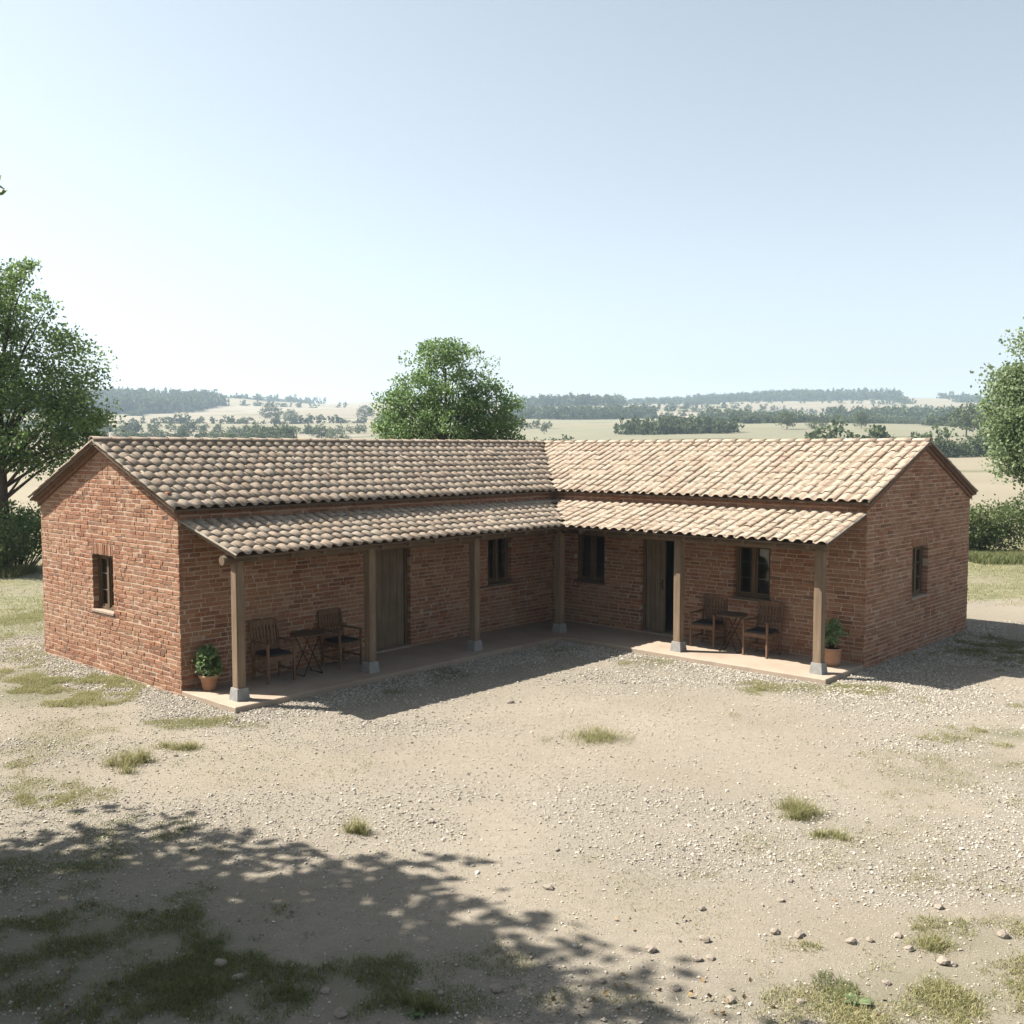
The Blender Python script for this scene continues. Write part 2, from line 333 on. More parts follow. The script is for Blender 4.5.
def gravel_amount(x, y):
    a_, b_ = w2h(x, y)
    # strip of washed gravel round the walls
    da = np.maximum(np.maximum(-WR - a_, a_ - LL), 0); db = np.maximum(np.maximum(-WL - b_, b_ - 1.6), 0); d1 = np.hypot(da, db)
    da = np.maximum(np.maximum(-WR - a_, a_ - 1.6), 0); db = np.maximum(np.maximum(-WL - b_, b_ - LR), 0); d2 = np.hypot(da, db)
    dd = np.minimum(d1, d2)
    strip = .95 * (1 - sstep(.5, 1.3, dd + (fbm(x, y, 1.1, 3, 3) - .5) * .9))
    band = sstep(.42, .74, fbm(x * .55, y * 1.1, .5, 12, 5)) * .9
    dep = y - CY
    mid = np.exp(-((dep - 10.8 - .05 * x) / 1.5) ** 2) * .65 * sstep(.3, .5, fbm(x, y, .5, 14, 3))
    g = np.maximum(np.maximum(strip, band * .8), mid)
    return np.clip(g + .06, 0, 1)
# field cells
seeds = []
srng = np.random.default_rng(5)
yy = 70.0
while yy < 2300:
    sx = 110 + yy * .14; x0 = -1700 + srng.random() * sx
    while x0 < 1700:
        seeds.append((x0 + srng.normal() * sx * .2, yy + srng.normal() * 25)); x0 += sx * (1 + srng.random() * .7)
    yy += 75 + yy * .09
seeds = np.array(seeds); SC = np.array([1.0, 1.9])
FC = np.array([(.50, .41, .265), (.47, .385, .24), (.42, .37, .21), (.46, .40, .26), (.53, .45, .31), (.45, .36, .235), (.39, .37, .22), (.49, .40, .27)])
scol = FC[srng.integers(0, len(FC), len(seeds))]
for i, (sx_, sy_) in enumerate(seeds):
    if sy_ < 190: scol[i] = FC[0] * (.96 + .1 * srng.random())
def field_cells(x, y):
    wx = x + (fbm(x, y, 1 / 90., 41, 2) - .5) * 50; wy = (y + (fbm(x, y, 1 / 120., 42, 2) - .5) * 40) * SC[1]
    best = np.full(x.shape, 1e9); sec = best.copy(); bi = np.zeros(x.shape, int); si = bi.copy()
    for i in range(len(seeds)):
        dd = np.hypot(wx - seeds[i, 0], wy - seeds[i, 1] * SC[1])
        m = dd < best; m2 = (~m) & (dd < sec)
        sec = np.where(m, best, np.where(m2, dd, sec)); si = np.where(m, bi, np.where(m2, i, si))
        best = np.where(m, dd, best); bi = np.where(m, i, bi)
    return bi, si, sec - best
def coords(dense0, dense1, step, lo, hi, g, smax):
    c = list(np.arange(dense0, dense1 + 1e-6, step)); s = step
    x = dense1
    while x < hi: s = min(s * g, smax); x += s; c.append(x)
    x = dense0; s = step; pre = []
    while x > lo: s = min(s * g, smax); x -= s; pre.append(x)
    return np.array(pre[::-1] + c)
gx = coords(-13, 13, .16, -1500, 1500, 1.06, 7); gy = coords(-17, 8, .16, -60, 2300, 1.05, 7)
X, Y = np.meshgrid(gx, gy); Z = terrain(X, Y)
nx, ny = len(gx), len(gy)
Z = np.where(inside_house(X, Y, -.4), Z - .02, Z)
V = np.stack([X, Y, Z], -1).reshape(-1, 3)
idx = np.arange(nx * ny).reshape(ny, nx)
F = np.stack([idx[:-1, :-1], idx[:-1, 1:], idx[1:, 1:], idx[1:, :-1]], -1).reshape(-1, 4)
xf, yf = V[:, 0], V[:, 1]
dep = yf - CY
zone = np.zeros((len(V), 4)); zone[:, 3] = 1
near = dep < 60
zone[:, 0] = gravel_amount(xf, yf); zone[near, 1] = grass_amount(xf[near], yf[near]); zone[:, 2] = lawn_amount(xf, yf)
fieldmix = sstep(41, 46, dep + (fbm(xf, yf, .2, 7, 3) - .5) * 4)
fcol = np.ones((len(V), 4)); far = dep > 38
bi, si, ed = field_cells(xf[far], yf[far])
cc = scol[bi] * (1 - .25 * (fbm(xf[far], yf[far], 1 / 25., 55, 3)[:, None] - .5))
edge = (1 - sstep(3, 9, ed))[:, None]; cc = cc * (1 - edge) + np.array([.20, .22, .10]) * edge
fcol[far, :3] = cc
fcol[:, 3] = fieldmix
a = NT('ground_surface')
at = a.n('ShaderNodeVertexColor'); at.layer_name = 'zone'; sp = a.n('ShaderNodeSeparateColor'); a.l(at.outputs[0], sp.inputs[0])
af = a.n('ShaderNodeVertexColor'); af.layer_name = 'field'
dirt = a.ramp(a.noise(.45, 7, .62), [(.3, (.40, .315, .225)), (.5, (.47, .38, .28)), (.7, (.52, .43, .325))])
dirt = a.mix(a.ramp(a.noise(.16, 3, .6, None, 1.2), [(.42, (0, 0, 0)), (.62, (.55, .55, .55))]), dirt, (.40, .335, .25))
dirt = a.mix(a.ramp(a.noise(9, 6, .7), [(.45, (0, 0, 0)), (.75, (.8, .8, .8))]), dirt, (.34, .27, .195))
dirt = a.mix(a.ramp(a.noise(70, 3, .7), [(.52, (0, 0, 0)), (.66, (.7, .7, .7))]), dirt, (.58, .51, .41))
dirt = a.mix(a.ramp(a.noise(38, 4, .7), [(.56, (0, 0, 0)), (.68, (.8, .8, .8))]), dirt, (.25, .20, .15))
vr = a.n('ShaderNodeTexVoronoi'); vr.inputs['Scale'].default_value = 34; a.l(a.tc.outputs['Object'], vr.inputs['Vector'])
vs_ = a.n('ShaderNodeSeparateColor'); a.l(vr.outputs['Color'], vs_.inputs[0])
grv = a.ramp(vs_.outputs[0], [(0, (.36, .31, .25)), (.4, (.46, .41, .34)), (.7, (.56, .50, .43)), (1, (.41, .38, .34))])
grv = a.mix(a.ramp(vr.outputs['Distance'], [(.0, (0, 0, 0)), (.42, (0, 0, 0)), (.65, (.75, .75, .75))]), grv, (.27, .225, .175))
gm = a.math('MULTIPLY', a.ramp(a.math('ADD', a.math('MULTIPLY', a.noise(5, 5, .7), .55), a.math('MULTIPLY', sp.outputs[0], .75)), [(.40, (0, 0, 0)), (.95, (1, 1, 1))]), .6)
c = a.mix(gm, dirt, grv)
gf = a.math('MULTIPLY', sp.outputs[1], .8); c = a.mix(gf, c, (.25, .235, .125))
lawn = a.ramp(a.noise(2.2, 7, .7), [(.3, (.21, .22, .095)), (.5, (.33, .31, .155)), (.68, (.43, .38, .22))])
c = a.mix(a.ramp(a.math('ADD', sp.outputs[2], a.math('MULTIPLY', a.math('SUBTRACT', a.noise(3, 6, .7), .5), .6)), [(.25, (0, 0, 0)), (.6, (1, 1, 1))]), c, lawn)
fl = a.mix(1.0, a.mix(a.ramp(a.noise(.5, 6, .7), [(.35, (0, 0, 0)), (.7, (.3, .3, .3))]), af.outputs[0], (.42, .36, .22)), (.86, .86, .88), 'MULTIPLY')
c = a.mix(af.outputs[1], c, fl)
hs = a.n('ShaderNodeHueSaturation'); hs.inputs['Saturation'].default_value = .75; hs.inputs['Hue'].default_value = .512; a.l(c, hs.inputs['Color']); a.col(hs.outputs[0], .435); a.b.inputs['Roughness'].default_value = .95; a.b.inputs['Specular IOR Level'].default_value = .1
hgt = a.math('ADD', a.math('MULTIPLY', a.noise(45, 5, .7), .6), a.math('MULTIPLY', a.math('MULTIPLY', a.math('SUBTRACT', 1.0, vr.outputs['Distance']), gm), .8))
a.bump(hgt, .9, .02)
ground = np_mesh('ground', V, F, a.mat, smooth=True, attr={'zone': zone, 'field': fcol}); ground['kind'] = 'structure'

# ------------------------------------------------------------------ house
house = empty('brick_farmhouse', (0, 0, 0), HR)
setp(house, 'long low L-shaped brick farmhouse with clay tile roofs and a posted porch around its courtyard', 'farmhouse')
ZS = .085
RZL, RZR = 4.18, 4.18
E_O, E_Z = .17, 3.105                # eave overhang and tile-top height
KL = (RZL - E_Z) / (WL / 2 + E_O); KR = (RZR - E_Z) / (WR / 2 + E_O)
DK = .08                             # deck below tile top
brng = random.Random(3)
def brick(mb, s0, s1, z0, z1, P, mi=0, depth=.11, sold=False):
    """P(s, d, z) maps wall coords (d = outwards) to local space"""
    pr_ = brng.uniform(.002, .010); j = lambda: brng.uniform(-.0035, .0035)
    i = .007
    o = [(s0 + j(), s1 + j(), z0 + j(), z1 + j()) for _ in range(1)][0]
    t = brng.uniform(-.004, .004)
    vs = []
    for (dd, ins) in ((-depth, 0), (pr_ - .006, 0), (pr_, i)):
        q = [(o[0] + ins, o[2] + ins), (o[1] - ins, o[2] + ins), (o[1] - ins, o[3] - ins), (o[0] + ins, o[3] - ins)]
        for k, (s, z) in enumerate(q):
            if dd > -depth: s += brng.uniform(-.0025, .0025); z += brng.uniform(-.003, .003)
            vs.append(P(s, dd + (t if k in (1, 2) else -t) * (dd > -depth), z))
    fs = [(8, 9, 10, 11)]
    for k in range(2):
        for q in range(4): r_ = (q + 1) % 4; fs.append((k * 4 + q, k * 4 + r_, k * 4 + 4 + r_, k * 4 + 4 + q))
    mb.add(vs, fs, mi)
def wall(name, L, top, openings, P, z0=-.05, thick=.30, lintel_openings=(), label=None):
    """top(s) -> wall height ; openings list (s0,s1,z0,z1) ; soldier course above lintel_openings"""
    mb = MB()
    zmax = max(top(0), top(L), top(L / 2)); z = z0; row = 0
    CH = .076; MO = .012
    sold = [(s0 - .02, s1 + .02, z1, z0 + math.ceil((z1 + .17 - z0) / CH) * CH) for (s0, s1, z0_, z1) in lintel_openings]
    blocks = list(openings) + sold
    while z < zmax:
        za, zb = z + MO / 2, z + CH - MO / 2; s = -brng.uniform(0, .2)
        if row % 2: s -= .13
        wob = brng.uniform(-.004, .004)
        while s < L:
            ln = brng.choice((.12, .20, .23, .24, .25, .26, .29)) * brng.uniform(.93, 1.07)
            segs = [(max(s, 0.0), min(s + ln - MO, L))]
            for (o0, o1, oz0, oz1) in blocks:
                if zb > oz0 + .012 and za < oz1 - .012:
                    ns = []
                    for (p, q) in segs:
                        if q <= o0 or p >= o1: ns.append((p, q)); continue
                        if p < o0: ns.append((p, o0))
                        if q > o1: ns.append((o1, q))
                    segs = ns
            for (p, q) in segs:
                if q - p < .03: continue
                tp = min(top(p), top(q))
                if zb > tp:
                    # trim bricks against the gable slope
                    if max(top(p), top(q)) < zb: continue
                    m_ = (p + q) / 2
                    if top(p) < zb: 
                        for k in range(10):
                            if top(p + (q - p) * k / 10) >= zb: p = p + (q - p) * k / 10; break
                    if top(q) < zb:
                        for k in range(10):
                            if top(q - (q - p) * k / 10) >= zb: q = q - (q - p) * k / 10; break
                    if q - p < .03: continue
                near_o = any((abs(p - o1) < .02 or abs(q - o0) < .02) and zb > oz0 and za < oz1 for (o0, o1, oz0, oz1) in openings)
                brick(mb, p, q, za + wob, zb + wob, P, 0, .17 if near_o else .06)
            s += ln
        z += CH; row += 1
    for (s0, s1, z0_, z1_) in sold:
        n = max(6, round((s1 - s0) / .078)); st = (s1 - s0) / n
        for k in range(n): brick(mb, s0 + k * st + .005, s0 + (k + 1) * st - .005, z0_ + .004, z1_ - .006, P, 0, .15)
    # mortar body: grid of cells around the openings
    ss = sorted({.006, L - .006, L / 2} | {o[0] - .004 for o in openings} | {o[1] + .004 for o in openings})
    zl = [z0] + sorted({o[2] - .004 for o in openings} | {o[3] + .004 for o in openings})
    def is_open(sm, zm): return any(o[0] - .004 < sm < o[1] + .004 and o[2] - .004 < zm < o[3] + .004 for o in openings)
    for i in range(len(ss) - 1):
        for k in range(len(zl)):
            a0, a1 = ss[i], ss[i + 1]; b0 = zl[k]
            if k < len(zl) - 1: b1a = b1b = zl[k + 1]
            else: b1a, b1b = top(a0), top(a1)
            if is_open((a0 + a1) / 2, (b0 + min(b1a, b1b)) / 2): continue
            q = [(a0, b0), (a1, b0), (a1, b1b), (a0, b1a)]
            mb.add([P(s, 0, z) for s, z in q], [(0, 1, 2, 3)], 1)
            mb.add([P(s, -thick, z) for s, z in q], [(3, 2, 1, 0)], 2)
    for o in openings:
        s0, s1, a0, a1 = o[0] - .004, o[1] + .004, o[2] - .004, o[3] + .004
        for (p, q) in (((s0, a0), (s1, a0)), ((s1, a0), (s1, a1)), ((s1, a1), (s0, a1)), ((s0, a1), (s0, a0))):
            mb.add([P(p[0], 0, p[1]), P(q[0], 0, q[1]), P(q[0], -thick, q[1]), P(p[0], -thick, p[1])], [(3, 2, 1, 0)], 1)
    for (p, q) in (((.006, z0), (.006, top(0))), ((L - .006, top(L)), (L - .006, z0))):
        mb.add([P(p[0], 0, p[1]), P(q[0], 0, q[1]), P(q[0], -thick, q[1]), P(p[0], -thick, p[1])], [(3, 2, 1, 0)], 1)
    ob = mb.build(name, [M['brick'], M['mortar'], M['plaster']], house)
    if label: ob['label'] = label
    return ob
# openings
W1 = (1.40, 2.15, 1.09, 2.12); D1 = (4.36, 5.42, .12, 2.16)
W2 = (.66, 1.48, 1.05, 2.13); W3 = (4.67, 5.46, 1.08, 2.13); D2 = (2.44, 3.50, .12, 2.15)
GWL = (2.25, 3.03, 1.10, 2.10); GWR = (2.20, 3.03, 1.06, 2.06)
wt_f = lambda s: E_Z - DK - .03
gl = lambda s: E_Z - DK - .01 + KL * (E_O + min(s, WL - s)); gr = lambda s: E_Z - DK - .01 + KR * (E_O + min(s, WR - s))
wall('wall', LL, wt_f, [W1, D1], lambda s, d, z: (s, d, z))                                   # courtyard face, left wing
wall('wall', LR, wt_f, [W2, D2, W3], lambda s, d, z: (d, s, z))
wall('wall', WL, gl, [GWL], lambda s, d, z: (LL + d, -s, z), lintel_openings=[GWL], label='sunlit gable end wall with a small window')
wall('wall', WR, gr, [GWR], lambda s, d, z: (-s, LR + d, z), lintel_openings=[GWR], label='shaded gable end wall with a small window')
wall('wall', LL + WR, wt_f, [], lambda s, d, z: (s - WR, -WL - d, z))
wall('wall', LR + WL, wt_f, [], lambda s, d, z: (-WR - d, s - WL, z))
mb = MB(); mb.box((-WR + .3, -WL + .3, -.06), (LL - .3, -.3, .04)); mb.box((-WR + .3, -.3, -.06), (-.3, LR - .3, .04))
mb.build('interior_floor', M['plaster'], house)

# ---- porch slab
mb = MB(); P0 = 1.56
def slabpoly(poly, z0, z1, mb, seg=.35, jit=.012):
    pts = []
    for i in range(len(poly)):
        p = Vector(poly[i]); q = Vector(poly[(i + 1) % len(poly)]); n = max(1, int((q - p).length / seg))
        for k in range(n):
            t = p.lerp(q, k / n); pts.append((t.x + (brng.uniform(-jit, jit) if k else 0), t.y + (brng.uniform(-jit, jit) if k else 0)))
    n = len(pts); vs = [(x, y, z0) for x, y in pts] + [(x, y, z1 - .012) for x, y in pts]
    cx_ = [(x, y) for x, y in pts]
    fs = [(i, (i + 1) % n, n + (i + 1) % n, n + i) for i in range(n)]
    # top, slightly worn edge
    import mathutils
    vs += [(x + (-.012 if x > 0 else 0), y + (-.012 if y > 0 else 0), z1) for x, y in pts]
    fs += [(n + i, n + (i + 1) % n, 2 * n + (i + 1) % n, 2 * n + i) for i in range(n)]
    fs.append(tuple(range(2 * n, 3 * n)))
    mb.add(vs, fs)
slabpoly([(-.02, -.02), (LL + .0, -.02), (LL, P0), (P0, P0), (P0, LR), (-.02, LR)], -.08, ZS, mb)
mb.build('porch_floor', M['slab'], house)

# ---- tiled roof planes
trng = random.Random(9)
def tile(mb, O, ex, ey, ez, along, up, kind, L=.43):
    """one barrel tile. O eave origin, ex along eave, ey up the slope, ez normal; along/up position of the LOWER end"""
    N = 7; vs = []; th = .010
    rz = trng.uniform(-.03, .03) * (2.6 if trng.random() < .05 else 1); up -= .03 if (kind == 'c' and trng.random() < .04) else 0; dz = trng.uniform(-.004, .006); tilt = .011 + trng.uniform(-.006, .006)
    sc = trng.uniform(.96, 1.04)
    for (yy_, rr, lift) in ((0, 1.0, tilt), (L, .88, 0.0)):
        for rad_off in (0, -th):
            for k in range(N):
                an = math.pi * (-.46 + .92 * k / (N - 1)) * (1 if kind == 'c' else .68)
                if kind == 'c': r_ = .080 * rr * sc + rad_off; x = r_ * 1.06 * math.sin(an); z = r_ * .66 * math.cos(an) + .012 + lift
                else: r_ = .074 * (.88 if yy_ == 0 else 1.0) + rad_off; x = r_ * math.sin(an); z = .076 - r_ * math.cos(an) + lift * .6
                X_ = along + x + rz * yy_; Y_ = up + yy_
                p = O + ex * X_ + ey * Y_ + ez * (z + dz - .0)
                vs.append(p)
    a0, a1, b0, b1 = 0, N, 2 * N, 3 * N; fs = []
    for k in range(N - 1):
        if kind == 'c': fs += [(a0 + k, a0 + k + 1, b0 + k + 1, b0 + k), (a1 + k + 1, a1 + k, b1 + k, b1 + k + 1), (a0 + k + 1, a0 + k, a1 + k, a1 + k + 1)]
        else: fs += [(a0 + k, a0 + k + 1, b0 + k + 1, b0 + k), (a1 + k + 1, a1 + k, b1 + k, b1 + k + 1), (a0 + k + 1, a0 + k, a1 + k, a1 + k + 1)]
    fs += [(a0, b0, b1, a1), (a0 + N - 1, a1 + N - 1, b1 + N - 1, b0 + N - 1)]
    mb.add(vs, fs, 0, True)
def roof_plane(mb, eo, e_dir, s_dir, k, elen, run, zed, keep, sp=.216, off=.075, row=.30):
    """eo: 2D eave origin, zed: deck height at eave line; keep(a,b) clips"""
    ex = Vector((*e_dir, 0)); sd_ = Vector((*s_dir, 0)); ey = Vector((s_dir[0], s_dir[1], k)).normalized(); ez = ex.cross(ey)
    if ez.z < 0: ez = -ez
    O = Vector((eo[0], eo[1], zed)); SL = run * math.sqrt(1 + k * k)
    nrow = max(1, round(SL / row)); ex_ = SL / nrow
    cols = int((elen - off) / sp) + 2
    for c_ in range(-1, cols):
        xa = off + c_ * sp + trng.uniform(-.008, .008)
        for r_ in range(nrow):
            up = r_ * ex_ + trng.uniform(-.014, .014)
            for kind, dx in (('c', 0), ('p', sp / 2)):
                al = xa + dx
                if al < .05 + (0 if kind == 'c' else .05) or al > elen - (.05 if kind == 'c' else .08): continue
                pos = O + ex * al + ey * (up + ex_ / 2)
                if not keep(pos.x, pos.y): continue
                LL_ = ex_ + .075 if r_ < nrow - 1 else ex_ + .02
                tile(mb, O, ex, ey, ez, al, up - (.012 if kind == 'p' and r_ == 0 else 0), kind, LL_)
def zl_(b): return E_Z - DK + KL * (E_O - b)
def zr_(a_): return E_Z - DK + KR * (E_O - a_)
OG = .17
mb = MB(); ZED = E_Z - DK
roof_plane(mb, (LL + OG, E_O), (-1, 0), (0, -1), KL, LL + OG + WR / 2, WL / 2 + E_O, ZED, lambda x, y: x > y - .04)
roof_plane(mb, (E_O, LR + .11), (0, -1), (-1, 0), KR, LR + .11 + WL / 2, WR / 2 + E_O, ZED, lambda x, y: y > x - .02)
roof_plane(mb, (LL + OG, -WL - E_O), (-1, 0), (0, 1), KL, LL + OG + WR + E_O, WL / 2 + E_O, ZED, lambda x, y: x + WR > (y + WL))
roof_plane(mb, (-WR - E_O, LR + .11), (0, -1), (1, 0), KR, LR + .11 + WL + E_O, WR / 2 + E_O, ZED, lambda x, y: y + WL > (x + WR))
roof = mb.build('roof', M['tile'], house)
# deck boards under tiles (closed solid slabs)
def deck(mb, pts, t=.035, dz=0):
    n = len(pts); vs = [(x, y, z - .012 + dz) for x, y, z in pts] + [(x, y, z - .012 - t + dz) for x, y, z in pts]
    fs = [tuple(range(n)), tuple(range(2 * n - 1, n - 1, -1))] + [(i, n + i, n + (i + 1) % n, (i + 1) % n) for i in range(n)]
    mb.add(vs, fs)
mb = MB(); ca, cb = -WR / 2, -WL / 2; zt = ZED + KL * (WL / 2 + E_O)
e = E_O - .03
deck(mb, [(LL + OG - .02, e, ZED + KL * .03), (LL + OG - .02, cb, zt), (ca, cb, zt), (e, e, ZED + KL * .03)])
deck(mb, [(e, LR + .09, ZED + KR * .03), (e, e, ZED + KR * .03), (ca, cb, zt), (ca, LR + .09, zt)])
deck(mb, [(LL + OG - .02, -WL - e, ZED), (-WR - e, -WL - e, ZED), (ca, cb, zt), (LL + OG - .02, cb, zt)])
deck(mb, [(-WR - e, LR + .09, ZED), (ca, LR + .09, zt), (ca, cb, zt), (-WR - e, -WL - e, ZED)])
mb.build('roof_deck', M['wood_board'], roof)
# ridge tiles
mb = MB()
def ridge_run(p, q, flip=False):
    p = Vector(p); q = Vector(q); L = (q - p).length; t = (q - p).normalized(); n = max(1, round(L / .36))
    side = Vector((t.y, -t.x, 0)).normalized(); up = side.cross(t); up = up if up.z > 0 else -up
    for i in range(n):
        s0 = p + t * (L * i / n) ; Ls = L / n + .05; N = 9; vs = []; dz = trng.uniform(-.004, .004)
        for (yy_, r_) in ((0, .105), (Ls, .095)):
            for ro in (0, -.014):
                for k in range(N):
                    an = math.pi * (-.5 + k / (N - 1)); rr = r_ + ro
                    vs.append(s0 + t * yy_ + side * (rr * math.sin(an)) + up * (rr * math.cos(an) * .85 + dz + (.012 if yy_ == 0 else 0)))
        fs = []
        for k in range(N - 1):
            fs += [(k, k + 1, 2 * N + k + 1, 2 * N + k), (N + k + 1, N + k, 3 * N + k, 3 * N + k + 1), (k + 1, k, N + k, N + k + 1), (2 * N + k, 2 * N + k + 1, 3 * N + k + 1, 3 * N + k)]
        fs += [(0, 2 * N, 3 * N, N), (N - 1, 2 * N - 1, 4 * N - 1, 3 * N - 1)]
        mb.add(vs, fs, 0, True)
zrt = RZL - .07
ridge_run((LL + OG + .01, cb, zrt), (ca + .0, cb, zrt)); ridge_run((ca, LR + .11, zrt), (ca, cb, zrt)); ridge_run((-WR - .1, -WL - .1, ZED + .06), (ca, cb, zrt))
mb.build('ridge_tiles', M['tile'], roof)
mb = MB(); mb.bar((LL + OG - .01, cb, zrt + .0), (ca, cb, zrt + .0), .2, .10); mb.bar((ca, LR + .10, zrt - .002), (ca, cb + .1, zrt - .002), .2, .10); mb.build('ridge_bedding', M['bedding'], roof)
# verges with corbelled courses under them
def bar_seq(mb, pts, w_, h_, mi=0, seg=.3):
    for p, q in zip(pts[:-1], pts[1:]):
        p = Vector(p); q = Vector(q); n = max(1, int((q - p).length / seg)) if seg else 1
        for k in range(n):
            mb.bar(p.lerp(q, k / n), p.lerp(q, (k + 1) / n - (.012 if seg else 0) / ((q - p).length)), w_, h_, mi)
mb = MB()
x = LL + OG - .015
bar_seq(mb, [(x, E_O, E_Z - .055), (x, cb, zt + .045), (x, -WL - E_O, E_Z - .055)], .03, .03, 0, 0)
mb.build('verge', M['verge'], roof); mb = MB()
y = LR + .11 - .015
bar_seq(mb, [(E_O, y, E_Z - .055), (ca, y, zt + .045), (-WR - E_O, y, E_Z - .055)], .03, .03, 0, 0)
mb.build('verge', M['verge'], roof)
mb = MB()
for (ov, dz, hh) in ((.05, .185, .07), (.10, .118, .06), (.15, .083, .022)):
    x = LL + ov / 2
    bar_seq(mb, [(x, .02 + ov * .5, E_Z - dz), (x, cb, zt + .1 - dz), (x, -WL - .02 - ov * .5, E_Z - dz)], ov, hh, 0, .27)
    y = LR + ov / 2 * .75
    bar_seq(mb, [(.02 + ov * .5, y, E_Z - dz), (ca, y, zt + .1 - dz), (-WR - .02 - ov * .5, y, E_Z - dz)], ov * .75, hh, 0, .27)
# eave corbel courses on the courtyard side
bar_seq(mb, [(LL - .01, .02, ZED - .05), (.05, .02, ZED - .05)], .05, .055, 0, .27)
bar_seq(mb, [(.02, LR - .01, ZED - .05), (.02, .05, ZED - .05)], .05, .055, 0, .27)
mb.build('cornice', M['corbel'], house)

# ---- porch roof
PZ0, PZ1, PO = 2.878, 2.452, 1.612; KP = (PZ0 - PZ1) / PO; PDK = .075
PL_, PR_ = LL - .04, LR - .01
mb = MB()
roof_plane(mb, (PL_, PO), (-1, 0), (0, -1), KP, PL_, PO - .0, PZ1 - PDK, lambda x, y: x > y - .05, row=.28)
roof_plane(mb, (PO, PR_), (0, -1), (-1, 0), KP, PR_, PO - .0, PZ1 - PDK, lambda x, y: y > x - .02, row=.28)
proof = mb.build('porch_roof', M['tile'], house)
mb = MB(); g = PO - .04; zg = PZ1 - PDK + KP * .04; z0_ = PZ0 - PDK
deck(mb, [(PL_ - .01, g, zg), (PL_ - .01, .01, z0_), (.01, .01, z0_), (g, g, zg)], .03)
deck(mb, [(g, PR_ - .01, zg), (g, g, zg), (.01, .01, z0_), (.01, PR_ - .01, z0_)], .03)
mb.build('porch_roof_deck', M['wood_board'], proof)
mb = MB()
bar_seq(mb, [(PL_ + .005, PO, PZ1 - .05), (PL_ + .005, .015, PZ0 - .05)], .024, .024, 0, 0)
mb.build('verge', M['verge'], proof); mb = MB()
bar_seq(mb, [(PO, PR_ + .005, PZ1 - .05), (.015, PR_ + .005, PZ0 - .05)], .024, .024, 0, 0)
mb.build('verge', M['verge'], proof)
PB = 1.17
mbx = MB()
zr0 = lambda q: PZ0 - PDK - .05 - .045 - KP * q
for s in np.arange(.75, LL - .1, .62): mbx.bar((s, .02, zr0(.02)), (s, PO - .1, zr0(PO - .1)), .06, .08)
for s in np.arange(.75, LR - .1, .62): mbx.bar((.02, s, zr0(.02)), (PO - .1, s, zr0(PO - .1)), .06, .08)
mbx.build('rafters', M['wood_beam_y'], proof)
ZB = zr0(PB) - .04 - .075
mb = MB(); mb.tube([(LL - .05, PB, ZB), (LL - 2, PB, ZB + .004), (LL - 5, PB, ZB - .006), (PB + .05, PB, ZB)], [.076, .08, .078, .078], 10)
mb.build('beam', M['wood_beam_x'], house)
mb = MB(); mb.tube([(PB, PB - .05, ZB), (PB, 3.5, ZB + .003), (PB, LR - .2, ZB)], [.078, .08, .077], 10)
mb.build('beam', M['wood_beam_y'], house)
# ---- posts
def post_at(a_, b_):
    mb = MB(); w_ = .077; z0 = ZS + .19; z1 = ZB - .02
    mb.box((-w_, -w_, z0 - .01), (w_, w_, z1), bev=.008)
    o = mb.build('post', M['wood_post'], house, (a_, b_, 0))
    m2 = MB(); bw, tw, zb, zt_ = .118, .095, ZS - .004, z0
    m2.add([(-bw, -bw, zb), (bw, -bw, zb), (bw, bw, zb), (-bw, bw, zb), (-tw, -tw, zt_), (tw, -tw, zt_), (tw, tw, zt_), (-tw, tw, zt_)],
           [(3, 2, 1, 0), (4, 5, 6, 7), (0, 1, 5, 4), (1, 2, 6, 5), (2, 3, 7, 6), (3, 0, 4, 7)])
    m2.build('post_base', M['concrete'], o)
def solve_along(px, axis):
    best = None
    for t in np.arange(.5, 10, .01):
        p = h2w(t, PB, ZS) if axis == 0 else h2w(PB, t, ZS)
        x = 512 + FPX * (p.x - CX) / ((p - Vector((CX, CY, CZ))).dot(fw_))
        if best is None or abs(x - px) < best[0]: best = (abs(x - px), t)
    return best[1]
for px in (239.5, 370.5, 474.5): post_at(solve_along(px, 0), PB)
post_at(PB + .02, PB + .02)
for px in (678.5, 818.5): post_at(PB, solve_along(px, 1))

